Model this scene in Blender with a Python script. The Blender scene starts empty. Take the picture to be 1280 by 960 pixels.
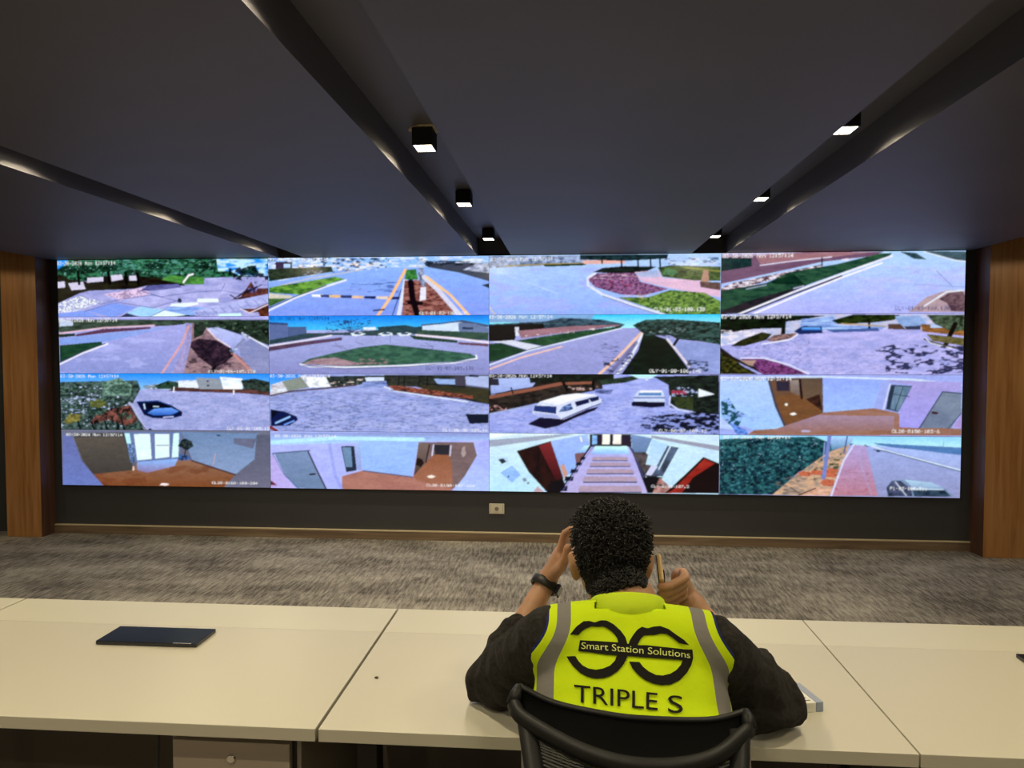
import bpy, bmesh, math, random
import numpy as np
from mathutils import Vector, Matrix, noise
from mathutils.bvhtree import BVHTree
random.seed(7)
S = bpy.context.scene
C = S.collection

# ------------------------------------------------------------------ camera, world, exposure
CAM = Vector((0.0, 0.0, 1.52))
FPX, YAW, PITCH = 910.55, 0.07941, -0.0396
cd = bpy.data.cameras.new('camera')
cam = bpy.data.objects.new('camera', cd)
C.objects.link(cam)
cd.sensor_fit = 'HORIZONTAL'
cd.sensor_width = 36.0
cd.lens = FPX / 1280 * 36.0
cd.clip_start = 0.05
cam.location = CAM
cam.rotation_euler = (math.pi / 2 + PITCH, 0, YAW)
S.camera = cam
w = bpy.data.worlds.new('room_air')
S.world = w
w.use_nodes = True
w.node_tree.nodes['Background'].inputs[0].default_value = (0.02, 0.018, 0.015, 1)
w.node_tree.nodes['Background'].inputs[1].default_value = 0.3
S.view_settings.view_transform = 'Standard'
S.view_settings.look = 'None'
S.view_settings.exposure = 0.0
S.view_settings.gamma = 1.0
LAMP = 14.0             # radiance of the ceiling spots' diffusers
SPOT_W = (17.0, 33.0)   # power of each ceiling spot: wide spill, main beam
LAMP_COL = (1.0, 0.86, 0.58)
SCREEN = 1.0            # radiance of full white on the video wall

# ------------------------------------------------------------------ helpers
def srgb(h):
    h = h.lstrip('#')
    v = [int(h[i:i + 2], 16) / 255 for i in (0, 2, 4)]
    return tuple(c / 12.92 if c <= .04045 else ((c + .055) / 1.055) ** 2.4 for c in v)

def mat(name, col, rough=.6, metal=0.0, spec=.5, bump=None, var=None, emit=None, sheen=0, coat=0):
    """col linear rgb. bump=(scale,strength,distance) noise; var=(scale,amount) value variation"""
    m = bpy.data.materials.new(name)
    m.use_nodes = True
    nt = m.node_tree
    b = nt.nodes['Principled BSDF']
    b.inputs['Base Color'].default_value = (*col, 1)
    b.inputs['Roughness'].default_value = rough
    b.inputs['Metallic'].default_value = metal
    b.inputs['Specular IOR Level'].default_value = spec
    b.inputs['Coat Weight'].default_value = coat
    if sheen:
        b.inputs['Sheen Weight'].default_value = sheen
    tc = nt.nodes.new('ShaderNodeTexCoord')
    if var:
        n = nt.nodes.new('ShaderNodeTexNoise')
        n.inputs['Scale'].default_value = var[0]
        n.inputs['Detail'].default_value = 5
        nt.links.new(tc.outputs['Object'], n.inputs['Vector'])
        r = nt.nodes.new('ShaderNodeValToRGB')
        a = var[1]
        r.color_ramp.elements[0].position = .3
        r.color_ramp.elements[1].position = .7
        r.color_ramp.elements[0].color = (*[c * (1 - a) for c in col], 1)
        r.color_ramp.elements[1].color = (*[min(1, c * (1 + a)) for c in col], 1)
        nt.links.new(n.outputs['Fac'], r.inputs[0])
        nt.links.new(r.outputs[0], b.inputs['Base Color'])
    if bump:
        n = nt.nodes.new('ShaderNodeTexNoise')
        n.inputs['Scale'].default_value = bump[0]
        n.inputs['Detail'].default_value = 3
        nt.links.new(tc.outputs['Object'], n.inputs['Vector'])
        bp = nt.nodes.new('ShaderNodeBump')
        bp.inputs['Strength'].default_value = bump[1]
        bp.inputs['Distance'].default_value = bump[2]
        nt.links.new(n.outputs['Fac'], bp.inputs['Height'])
        nt.links.new(bp.outputs[0], b.inputs['Normal'])
    if emit:
        b.inputs['Emission Color'].default_value = (*emit[0], 1)
        b.inputs['Emission Strength'].default_value = emit[1]
    return m

def link(name, me, m=None, parent=None, smooth=False):
    o = bpy.data.objects.new(name, me)
    C.objects.link(o)
    if m is not None:
        for x in (m if isinstance(m, (list, tuple)) else [m]):
            me.materials.append(x)
    if parent is not None:
        o.parent = parent
    if smooth:
        me.polygons.foreach_set('use_smooth', [True] * len(me.polygons))
    return o

def mesh_bm(name, bm):
    me = bpy.data.meshes.new(name)
    bm.normal_update()
    bm.to_mesh(me)
    bm.free()
    return me

def obj(name, bm, m, parent=None, smooth=False):
    return link(name, mesh_bm(name, bm), m, parent, smooth)

def tag(o, label=None, cat=None, group=None, kind=None):
    if label: o['label'] = label
    if cat: o['category'] = cat
    if group: o['group'] = group
    if kind: o['kind'] = kind
    return o

def empty(name, loc, label=None, cat=None, group=None, kind=None):
    o = bpy.data.objects.new(name, None)
    C.objects.link(o)
    o.location = loc
    o.empty_display_size = .1
    return tag(o, label, cat, group, kind)

def add_box(bm, x0, x1, y0, y1, z0, z1, bev=0.0, M=None):
    r = bmesh.ops.create_cube(bm, size=1.0)
    vs = r['verts']
    for v in vs:
        v.co = Vector(((x0 + x1) / 2 + v.co.x * (x1 - x0), (y0 + y1) / 2 + v.co.y * (y1 - y0), (z0 + z1) / 2 + v.co.z * (z1 - z0)))
    if bev:
        es = list({e for v in vs for e in v.link_edges})
        r2 = bmesh.ops.bevel(bm, geom=es, offset=bev, segments=2, affect='EDGES', profile=.5)
        vs = list({v for f in r2['faces'] for v in f.verts} | {v for v in vs if v.is_valid})
    if M is not None:
        bmesh.ops.transform(bm, matrix=M, verts=vs)
    return vs

def box(name, x0, x1, y0, y1, z0, z1, m, parent=None, bev=0.0, off=(0, 0, 0)):
    bm = bmesh.new()
    add_box(bm, x0 - off[0], x1 - off[0], y0 - off[1], y1 - off[1], z0 - off[2], z1 - off[2], bev)
    return obj(name, bm, m, parent)

def add_tube(bm, pts, rad, n=12, closed=False, flat=None):
    """sweep an (elliptic) ring along pts; rad number or list; flat=(a,b) scales of the ring"""
    pts = [Vector(p) for p in pts]
    N = len(pts)
    rs = rad if isinstance(rad, (list, tuple)) else [rad] * N
    rings = []
    up = Vector((0, 0, 1))
    prev = None
    for i, p in enumerate(pts):
        a = pts[(i - 1) % N] if (closed or i > 0) else p
        b = pts[(i + 1) % N] if (closed or i < N - 1) else p
        t = (b - a).normalized()
        if prev is None:
            u = t.cross(up)
            if u.length < .05: u = t.cross(Vector((1, 0, 0)))
            u.normalize()
        else:
            u = (prev - t * prev.dot(t)).normalized()
        prev = u
        v = t.cross(u)
        fa, fb = flat if flat else (1, 1)
        rings.append([bm.verts.new(p + (u * math.cos(k * 2 * math.pi / n) * fa + v * math.sin(k * 2 * math.pi / n) * fb) * rs[i]) for k in range(n)])
    for i in range(N if closed else N - 1):
        A, B = rings[i], rings[(i + 1) % N]
        for k in range(n):
            bm.faces.new((A[k], A[(k + 1) % n], B[(k + 1) % n], B[k]))
    if not closed:
        bm.faces.new(rings[0][::-1])
        bm.faces.new(rings[-1])

def add_lathe(bm, prof, n=24, M=None):
    rings = []
    for r, z in prof:
        rings.append([bm.verts.new((r * math.cos(k * 2 * math.pi / n), r * math.sin(k * 2 * math.pi / n), z)) for k in range(n)])
    for A, B in zip(rings, rings[1:]):
        for k in range(n):
            bm.faces.new((A[k], A[(k + 1) % n], B[(k + 1) % n], B[k]))
    bm.faces.new(rings[0][::-1]); bm.faces.new(rings[-1])
    if M is not None:
        bmesh.ops.transform(bm, matrix=M, verts=[v for R in rings for v in R])

def catmull(pts, per=6):
    pts = [Vector(p) for p in pts]
    P = [pts[0] * 2 - pts[1]] + pts + [pts[-1] * 2 - pts[-2]]
    out = []
    for i in range(1, len(P) - 2):
        for k in range(per):
            t = k / per
            a, b, c, d = P[i - 1], P[i], P[i + 1], P[i + 2]
            out.append(.5 * ((2 * b) + (c - a) * t + (2 * a - 5 * b + 4 * c - d) * t * t + (3 * b - a - 3 * c + d) * t ** 3))
    out.append(pts[-1])
    return out

# ------------------------------------------------------------------ materials
M = {}
M['ceiling'] = mat('dark_ceiling_paint', (.088, .083, .093), .55, bump=(260, .25, .002), var=(1.3, .12))
M['wall'] = mat('charcoal_wall_paint', (.056, .055, .061), .7, bump=(300, .2, .001), var=(2, .06))
M['wall_side'] = mat('near_black_side_wall', (.02, .018, .016), .8)
M['wall_rear'] = mat('grey_rear_wall', (.18, .165, .14), .8)
M['desk'] = mat('cream_laminate', (.60, .565, .47), .36, spec=.45, bump=(900, .05, .0005))
M['desk_lit'] = mat('cream_laminate_lit', (.655, .625, .515), .36, spec=.45, bump=(900, .05, .0005))  # paler copy of the desk laminate, carrying the brighter light at the rear
M['dark_metal'] = mat('dark_steel', (.02, .018, .017), .45, metal=.4)
M['dark_panel'] = mat('dark_modesty_panel', (.10, .082, .070), .7)
M['ped'] = mat('taupe_pedestal', (.30, .26, .22), .5)
M['ped_front'] = mat('taupe_drawer_front', (.36, .30, .25), .5)
M['chrome'] = mat('chrome', (.8, .78, .75), .2, metal=1)
M['black_gloss'] = mat('black_glossy_lid', (.008, .009, .016), .16, spec=.6)
M['black_plastic'] = mat('black_plastic', (.012, .012, .012), .4)
M['chair_plastic'] = mat('charcoal_chair_plastic', (.012, .012, .0125), .5, spec=.35)
M['chair_fabric'] = mat('black_chair_cloth', (.006, .006, .006), .9, spec=.15)
M['strand'] = mat('black_mesh_strand', (.008, .008, .008), .5)
M['socket'] = mat('ivory_plastic', (.78, .72, .58), .35)
M['socket_dark'] = mat('socket_shadow_grey', (.25, .22, .18), .5)
M['skin'] = mat('warm_brown_skin', (.50, .27, .155), .5, var=(30, .1), bump=(220, .2, .001))
M['skin'].node_tree.nodes['Principled BSDF'].inputs['Subsurface Weight'].default_value = .12
M['skin'].node_tree.nodes['Principled BSDF'].inputs['Subsurface Radius'].default_value = (.012, .005, .003)
M['hair'] = mat('black_curly_hair', (.012, .011, .011), .5, spec=.35)
M['scalp'] = mat('dark_scalp_hair', (.008, .007, .007), .8)
M['sweater'] = mat('charcoal_fleece', (.027, .0245, .0225), .95, spec=.1, var=(120, .35), bump=(420, .5, .002), sheen=.03)
M['trouser'] = mat('dark_trousers', (.02, .022, .03), .85)
M['shoe'] = mat('dark_shoe', (.02, .018, .016), .5)
M['print'] = mat('black_vest_print', (.007, .006, .004), .8, spec=.2)
M['print_lime'] = mat('lime_vest_print', (.62, .68, .18), .7)
M['strap'] = mat('black_watch_rubber', (.008, .008, .009), .45)
M['phone_case'] = mat('tan_phone_case', (.62, .42, .17), .4)
M['phone_glass'] = mat('black_phone_glass', (.004, .004, .005), .1)
M['white_card'] = mat('white_card', (.80, .79, .72), .5)
M['blue_card'] = mat('blue_grey_card', (.30, .34, .46), .45, var=(900, .4))
M['ink'] = mat('grey_ink', (.12, .12, .12), .6)
M['crumb'] = mat('brown_crumb', (.05, .03, .02), .7)
M['plaster'] = mat('bare_plaster', (.62, .52, .30), .9, var=(60, .4))
M['led'] = mat('spot_diffuser', (1, 1, 1), .5, emit=(LAMP_COL, LAMP))
M['eye'] = mat('eye_white', (.8, .78, .75), .2)
M['iris'] = mat('dark_iris', (.02, .01, .006), .1)

def wood_mat(name, c0, c1, c2, sc=(9, 9, .55), rough=.45):
    m = mat(name, c0, rough)
    nt = m.node_tree; b = nt.nodes['Principled BSDF']
    tc = nt.nodes.new('ShaderNodeTexCoord'); mp = nt.nodes.new('ShaderNodeMapping')
    mp.inputs['Scale'].default_value = sc
    nt.links.new(tc.outputs['Object'], mp.inputs[0])
    n = nt.nodes.new('ShaderNodeTexNoise'); n.inputs['Scale'].default_value = 3; n.inputs['Detail'].default_value = 8
    n.inputs['Distortion'].default_value = .6
    nt.links.new(mp.outputs[0], n.inputs['Vector'])
    r = nt.nodes.new('ShaderNodeValToRGB'); e = r.color_ramp.elements
    e[0].position = .3; e[0].color = (*c1, 1); e[1].position = .72; e[1].color = (*c2, 1)
    k = e.new(.5); k.color = (*c0, 1)
    nt.links.new(n.outputs['Fac'], r.inputs[0]); nt.links.new(r.outputs[0], b.inputs['Base Color'])
    bp = nt.nodes.new('ShaderNodeBump'); bp.inputs['Strength'].default_value = .15; bp.inputs['Distance'].default_value = .002
    nt.links.new(n.outputs['Fac'], bp.inputs['Height']); nt.links.new(bp.outputs[0], b.inputs['Normal'])
    return m
M['wood'] = wood_mat('oak_veneer', (.53, .245, .085), (.40, .165, .05), (.62, .32, .125))
M['base_wood'] = wood_mat('taupe_skirting', (.25, .17, .11), (.16, .11, .075), (.34, .25, .17), sc=(.6, 9, 9))
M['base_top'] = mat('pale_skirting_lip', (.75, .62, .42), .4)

def carpet_mat():
    m = mat('streaked_carpet', (.15, .13, .1), .95, spec=.1)
    nt = m.node_tree; b = nt.nodes['Principled BSDF']
    L = nt.links.new
    tc = nt.nodes.new('ShaderNodeTexCoord')
    def nz(sc, scale, det=4, rot=0):
        mp = nt.nodes.new('ShaderNodeMapping'); mp.inputs['Scale'].default_value = sc; mp.inputs['Rotation'].default_value = (0, 0, rot)
        L(tc.outputs['Object'], mp.inputs[0])
        n = nt.nodes.new('ShaderNodeTexNoise'); n.inputs['Scale'].default_value = scale; n.inputs['Detail'].default_value = det
        n.inputs['Roughness'].default_value = .62
        L(mp.outputs[0], n.inputs['Vector']); return n
    a = nz((7.0, .95, 1), 8, 4)          # streaks along the depth
    c = nz((.7, 1.6, 1), 2.0, 3)      # broad bands across the room
    d = nz((1, 1, 1), 150, 2)         # tufts
    def math_(op, x, y):
        n = nt.nodes.new('ShaderNodeMath'); n.operation = op
        for i, v in enumerate((x, y)):
            if isinstance(v, (int, float)): n.inputs[i].default_value = v
            else: L(v, n.inputs[i])
        return n.outputs[0]
    s = math_('ADD', math_('MULTIPLY', a.outputs['Fac'], .55), math_('MULTIPLY', c.outputs['Fac'], .45))
    s = math_('ADD', s, math_('MULTIPLY', math_('SUBTRACT', d.outputs['Fac'], .5), .35))
    r = nt.nodes.new('ShaderNodeValToRGB'); e = r.color_ramp.elements
    e[0].position = .38; e[0].color = (*srgb('#57514d'), 1)
    e[1].position = .66; e[1].color = (*srgb('#b9b1a4'), 1)
    k = e.new(.5); k.color = (*srgb('#8b857c'), 1)
    L(s, r.inputs[0]); L(r.outputs[0], b.inputs['Base Color'])
    bp = nt.nodes.new('ShaderNodeBump'); bp.inputs['Strength'].default_value = .6; bp.inputs['Distance'].default_value = .006
    L(s, bp.inputs['Height']); L(bp.outputs[0], b.inputs['Normal'])
    return m
M['carpet'] = carpet_mat()

# ------------------------------------------------------------------ structure
XL, XR, YW, YB, ZC, ZT = -5.7, 4.6, 5.876, -3.4, 2.321, 2.458
tag(box('floor', XL, XR, YB, YW + .1, -.1, 0, M['carpet']), kind='structure')
tag(box('wall_back', XL, XR, YW, YW + .1, 0, ZT + .2, M['wall']), kind='structure')
tag(box('wall_left', XL - .1, XL, YB, YW, 0, ZT + .2, M['wall_side']), kind='structure')
tag(box('wall_right', XR, XR + .1, YB, YW, 0, ZT + .2, M['wall_side']), kind='structure')
tag(box('wall_rear', XL, XR, YB - .1, YB, 0, ZT + .2, M['wall_rear']), kind='structure')
T = [(-2.387, -2.176), (-.742, -.475), (.951, 1.215)]
EL, ER = -4.365, 3.06
ceil = empty('ceiling', (0, 0, ZC), kind='structure')
box('ceiling_slab', XL, XR, YB, YW, ZT, ZT + .1, M['ceiling'], ceil, off=(0, 0, ZC))
edges = [EL] + [e for t in T for e in t] + [ER]
for i in range(0, len(edges), 2):
    box('ceiling_panel', edges[i], edges[i + 1], YB, YW, ZC, ZT, M['ceiling'], ceil, off=(0, 0, ZC))
# bare plaster showing round the nearest left lamp's mount
bm = bmesh.new()
rr = random.Random(3)
vs = [bm.verts.new((-.606 + (.062 + rr.uniform(-.012, .012)) * math.cos(a) , 3.03 + (.070 + rr.uniform(-.012, .016)) * math.sin(a), 0)) for a in [k * math.pi / 14 for k in range(28)]]
bm.faces.new(vs[::-1])
r = bmesh.ops.extrude_face_region(bm, geom=bm.faces[:])
for v in r['geom']:
    if isinstance(v, bmesh.types.BMVert): v.co.z += .003
bmesh.ops.translate(bm, verts=bm.verts[:], vec=(0, 0, ZT - ZC - .003))
tag(obj('plaster_patch', bm, M['plaster'], ceil), 'ragged patch of bare plaster around a lamp mount')

# baseboard with pale top lip
bb = empty('baseboard_back', (0, YW, 0), kind='structure')
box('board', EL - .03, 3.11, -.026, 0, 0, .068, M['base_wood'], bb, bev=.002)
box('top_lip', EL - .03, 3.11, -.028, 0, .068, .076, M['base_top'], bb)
# oak pillars either side of the video wall
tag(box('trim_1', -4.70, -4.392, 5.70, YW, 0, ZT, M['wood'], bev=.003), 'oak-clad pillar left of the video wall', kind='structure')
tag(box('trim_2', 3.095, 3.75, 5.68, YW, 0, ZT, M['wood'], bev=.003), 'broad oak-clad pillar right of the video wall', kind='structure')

M['wood_shade'] = wood_mat('shaded_oak_return', (.10, .045, .028), (.07, .03, .02), (.13, .06, .035))  # darker copy of the oak veneer, standing in for shade
for t_, sx in (('trim_1', 1), ('trim_2', -1)):      # oak returns facing the screens, their shade put into the colour
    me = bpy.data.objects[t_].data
    me.materials.append(M['wood_shade'])
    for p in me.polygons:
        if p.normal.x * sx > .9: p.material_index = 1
# ------------------------------------------------------------------ ceiling spots
def make_spot():
    r = empty('ceiling_spotlight', (0, 0, 0))
    h, a, t, ay = ZT - ZC, .042, .005, .055
    zb = .058
    bm = bmesh.new()
    add_box(bm, -a, a, -ay, -ay + t, zb, h - .008); add_box(bm, -a, a, ay - t, ay, zb, h - .008)
    add_box(bm, -a, -a + t, -ay + t, ay - t, zb, h - .008); add_box(bm, a - t, a, -ay + t, ay - t, zb, h - .008)
    add_box(bm, -a, a, -ay, ay, zb + .01, h - .008)
    obj('housing', bm, M['black_plastic'], r)
    bm = bmesh.new(); add_box(bm, -.03, .03, -.03, .03, h - .008, h)
    obj('mount', bm, M['dark_metal'], r)
    for sx in (-1, 1):
        for sy in (-1, 1):
            bm = bmesh.new()
            q = .0035
            x0, x1 = sorted((sx * q, sx * (a - t))); y0, y1 = sorted((sy * q, sy * (ay - t)))
            add_box(bm, x0, x1, y0, y1, zb + .002, zb + .010)
            obj('lens', bm, M['led'], r)
    for nm, pw_, sz, bl in (('spot_spill', SPOT_W[0], 160, .12), ('spot_beam', SPOT_W[1], 112, .9)):
        ld = bpy.data.lights.new(nm, 'SPOT')
        ld.energy = pw_; ld.color = LAMP_COL; ld.spot_size = math.radians(sz); ld.spot_blend = bl; ld.shadow_soft_size = .035
        lo_ = bpy.data.objects.new(nm, ld); C.objects.link(lo_); lo_.parent = r; lo_.location = (0, 0, zb - .004)
    return r
def copy_tree(o, parent=None):
    c = o.copy(); C.objects.link(c)
    if parent is not None: c.parent = parent
    for ch in [x for x in bpy.data.objects if x.parent == o]:
        copy_tree(ch, c)
    return c
def dim(o, f):
    for ch in [x for x in bpy.data.objects if x.parent == o and x.type == 'LIGHT']:
        ch.data = ch.data.copy(); ch.data.energy *= f
spot0 = make_spot(); used = False
ROWS = [('left', -2.245), ('middle', -.606), ('right', 1.043), ('far left', -4.78), ('far right', 3.47)]
for row, x in ROWS:
    for k, y in enumerate((-1.9, -.75, .42, 1.60, 3.03, 4.17, 5.42)):
        if row.startswith('far') and k < 3: continue
        o = spot0 if not used else copy_tree(spot0)
        used = True
        if row.startswith('far'): y -= .45; dim(o, .42)
        yy = y - ({4: .11, 5: .01, 6: -.01}.get(k, 0) if row == 'right' else 0)
        o.location = (x, yy, ZC)
        slot = {'left': 'hidden above the edge of the leftmost slot', 'middle': 'in the middle slot', 'right': 'in the right slot'}.get(row)
        if row.startswith('far'):
            lab = 'spotlight lighting the %s oak pillar, %s of its row, outside the picture' % (row[4:], ['first', 'second', 'third', 'last'][k - 3])
        elif row != 'left' and k > 3:
            slot = {'middle': 'left', 'right': 'right'}[row]
            lab = 'lit black spotlight in the %s lit slot, %s' % (slot, {4: 'nearest the camera', 5: 'second of three', 6: 'closest to the video wall'}[k])
            if row == 'middle' and k == 4: lab = 'lit black spotlight mounted on ragged bare plaster in the left lit slot'
            if row == 'middle' and k == 6: lab = 'smallest lit black spotlight, above the roundabout pictures near the video wall'
        elif k > 3:
            lab = 'spotlight %s, throwing its %s pale patch' % (slot, {4: 'nearest', 5: 'second', 6: 'farthest'}[k])
        else:
            lab = 'black ceiling spotlight %s, %s outside the picture' % (slot, ['farthest behind', 'second behind', 'just overhead', 'just'][k])
        tag(o, lab, 'ceiling light', 'ceiling spotlights in the dark slots')

# ------------------------------------------------------------------ the video wall: a tiny rasteriser paints each feed into colour attributes
FW, FH, SS = 324, 84, 2
CW, CH = FW * SS, FH * SS
GRID = [[(71.3, 323.8), (334.7, 320.9), (611.2, 317.9), (901.8, 314.7), (1207.6, 311.3)], [(73.0, 395.0), (335.7, 393.9), (611.3, 392.6), (900.9, 391.3), (1205.6, 390.0)], [(74.7, 465.8), (336.6, 466.4), (611.4, 466.9), (900.1, 467.5), (1203.7, 468.1)], [(76.5, 536.2), (337.6, 538.4), (611.5, 540.7), (899.2, 543.2), (1201.8, 545.7)], [(78.2, 606.1), (338.5, 610.0), (611.6, 614.0), (898.4, 618.3), (1199.9, 622.8)]]
def noise_field(seed, sx, sy, octv=3):
    rg = np.random.RandomState(seed)
    out = np.zeros((CH, CW)); amp = 1; tot = 0
    for o in range(octv):
        gx, gy = int(CW / sx) + 3, int(CH / sy) + 3
        g = rg.rand(gy, gx)
        X = np.arange(CW) / sx; Y = np.arange(CH) / sy
        xi = X.astype(int); yi = Y.astype(int)
        fx = X - xi; fy = Y - yi
        fx = fx * fx * (3 - 2 * fx); fy = (fy * fy * (3 - 2 * fy))[:, None]
        a = g[np.ix_(yi, xi)]; b = g[np.ix_(yi, xi + 1)]; c = g[np.ix_(yi + 1, xi)]; d = g[np.ix_(yi + 1, xi + 1)]
        out += amp * ((a * (1 - fx) + b * fx) * (1 - fy) + (c * (1 - fx) + d * fx) * fy)
        tot += amp; amp *= .6; sx = max(1.2, sx / 2); sy = max(1.2, sy / 2)
    return out / tot
FONT = {'0': '0E11131519110E', '1': '040C040404040E', '2': '0E11010204081F', '3': '1F02040201110E', '4': '02060A121F0202', '5': '1F101E0101110E', '6': '0608101E11110E', '7': '1F010204080808', '8': '0E11110E11110E', '9': '0E11110F01020C', '-': '0000000E000000', ':': '000C0C000C0C00', '.': '00000000000C0C', 'C': '0E11101010110E', 'L': '1010101010101F', 'Y': '11110A04040404', 'M': '111B1515111111', 'o': '00000E1111110E', 'n': '00001E11111111', 'B': '1E11111E11111E', 'G': '0E11101711110F', 'F': '1F10101E101010', ' ': '00000000000000'}
class Feed:
    def __init__(s, r, c, crop):
        s.img = np.zeros((CH, CW, 3)); s.crop = crop; s.seed = r * 40 + c * 7 + 1
        s.q = [GRID[r][c], GRID[r][c + 1], GRID[r + 1][c + 1], GRID[r + 1][c]]
        s.k = 1280.0 / (crop[2] - crop[0])
    def uv(s, p):
        x = s.crop[0] + p[0] / s.k; y = s.crop[1] + p[1] / s.k
        a, b, c, d = s.q
        u = v = .5
        for _ in range(4):
            xl = a[0] + (d[0] - a[0]) * v; xr = b[0] + (c[0] - b[0]) * v
            u = (x - xl) / (xr - xl)
            yt = a[1] + (b[1] - a[1]) * u; yb = d[1] + (c[1] - d[1]) * u
            v = (y - yt) / (yb - yt)
        return u * CW, v * CH
    def mask(s, pts):
        P = [s.uv(p) for p in pts]
        m = np.zeros((CH, CW), bool)
        y = np.arange(CH) + .5; X = np.arange(CW) + .5
        n = len(P)
        for i in range(n):
            (x0, y0), (x1, y1) = P[i], P[(i + 1) % n]
            if y0 == y1: continue
            r = (y >= min(y0, y1)) & (y < max(y0, y1))
            xc = x0 + (y - y0) * (x1 - x0) / (y1 - y0)
            m ^= (X[None, :] > xc[:, None]) & r[:, None]
        return m
    def col(s, c):
        return np.array(srgb(c)) if isinstance(c, str) else np.array(c)
    def fill(s, pts, a, b=None, n=(8, 4), th=.5, soft=.26, grad=None):
        m = s.mask(pts) if pts is not None else np.ones((CH, CW), bool)
        s.seed += 1
        A = s.col(a)
        if b is None:
            s.img[m] = A; return m
        f = noise_field(s.seed, n[0], n[1])
        t = np.clip((f - th) / soft * .5 + .5, 0, 1)[..., None]
        I = A * (1 - t) + s.col(b) * t
        s.img[m] = I[m]
        return m
    def grad(s, pts, top, bot, a=None):
        m = s.mask(pts) if pts is not None else np.ones((CH, CW), bool)
        ys = np.where(m.any(1))[0]
        if not len(ys): return m
        t = np.clip((np.arange(CH) - ys[0]) / max(1, ys[-1] - ys[0]), 0, 1)[:, None, None]
        I = np.broadcast_to(s.col(top) * (1 - t) + s.col(bot) * t, s.img.shape)
        s.img[m] = I[m]; return m
    def spk(s, pts, c, dens=.3, n=(3, 2), a=.8, m=None):
        """scatter noise patches of colour c over pts"""
        if m is None: m = s.mask(pts) if pts is not None else np.ones((CH, CW), bool)
        s.seed += 1
        f = noise_field(s.seed, n[0], n[1], 3)
        thr = np.quantile(f, 1 - dens)
        k = np.clip((f - thr) / .11, 0, 1) * a * m
        s.img = s.img * (1 - k[..., None]) + s.col(c) * k[..., None]
    def line(s, pts, c, wd=4, a=1.0):
        P = [np.array(s.uv(p)) for p in pts]
        wd = wd * CW / (s.k * (s.q[1][0] - s.q[0][0])) / 2
        Y, X = np.mgrid[0:CH, 0:CW] + .5
        D = np.full((CH, CW), 1e9)
        for p, q in zip(P, P[1:]):
            d = q - p; L = max(1e-6, d @ d)
            t = np.clip(((X - p[0]) * d[0] + (Y - p[1]) * d[1]) / L, 0, 1)
            D = np.minimum(D, np.hypot(X - p[0] - t * d[0], Y - p[1] - t * d[1]))
        k = (np.clip(wd - D + .5, 0, 1) * a)[..., None]
        s.img = s.img * (1 - k) + s.col(c) * k
    def blob(s, x, y, rx, ry, c, c2=None, a=.95, n=(5, 4), dens=.35):
        pts = [(x + rx * math.cos(t) * (1 + .15 * math.sin(5 * t + x)), y + ry * math.sin(t) * (1 + .15 * math.cos(4 * t + y))) for t in [i * math.pi / 12 for i in range(24)]]
        m = s.mask(pts); s.img[m] = s.col(c) * a + s.img[m] * (1 - a)
        if c2: s.spk(pts, c2, dens, n)
    def text(s, t, x, y, wd, ht, c='#ffffff', back=None):
        u0, v0 = s.uv((x, y)); u1, v1 = s.uv((x + wd, y + ht))
        n = len(t) * 6; W_, H_ = u1 - u0, v1 - v0
        Y, X = np.mgrid[0:CH, 0:CW] + .5
        gx = np.floor((X - u0) / W_ * n).astype(int); gy = np.floor((Y - v0) / H_ * 7).astype(int)
        ok = (gx >= 0) & (gx < n) & (gy >= 0) & (gy < 7)
        bits = np.zeros((7, n), bool)
        for i, ch in enumerate(t):
            g = bytes.fromhex(FONT[ch])
            for r in range(7):
                for b in range(5): bits[r, i * 6 + b] = bool(g[r] >> (4 - b) & 1)
        m = np.zeros((CH, CW), bool); m[ok] = bits[gy[ok], gx[ok]]
        if back: 
            s.img[ok] = s.img[ok] * .5 + s.col(back) * .5
        s.img[m] = s.col(c)
    def final(s):
        g = np.clip(s.img, 0, 1) ** (1 / 2.2)
        n1 = noise_field(s.seed + 500, 5, 2.5, 2) - .5; n2 = noise_field(s.seed + 501, 26, 8, 3) - .5
        g = g * (1 + .13 * n1 + .10 * n2)[..., None]
        lum = g.mean(2, keepdims=True)
        g = lum + (g - lum) * 1.0
        g = g + (g - .47) * .18 + .02
        I = (np.clip(g, 0, 1) ** 2.2).reshape(FH, SS, FW, SS, 3).mean((1, 3))
        J = np.pad(I, ((1, 1), (1, 1), (0, 0)), 'edge')
        J = (J[:-2] + 2 * J[1:-1] + J[2:]) / 4; J = (J[:, :-2] + 2 * J[:, 1:-1] + J[:, 2:]) / 4
        return np.clip(.35 * I + .65 * J, 0, 1)
W_ = '#ffffff'
feeds = {}
DATE = '03-30-2026 Mon 12:57:14'
K0, K1, K2, K3 = [66, 0, 340, 0], [332, 0, 614, 0], [606, 0, 904, 0], [894, 0, 1214, 0]
def mk(r, c, y0):
    K = [K0, K1, K2, K3][c]
    return Feed(r, c, [K[0], y0, K[2], 0])
def done(f, key, ident, dx, dy, dw, dc=W_, idc=W_, ix=None, iy=None, iw=270, date=DATE):
    f.text(date, dx, dy, dw, 17, dc)
    f.text(ident, ix, iy, iw, 17, idc)
    feeds[key] = f.final()
FULL = None
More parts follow.
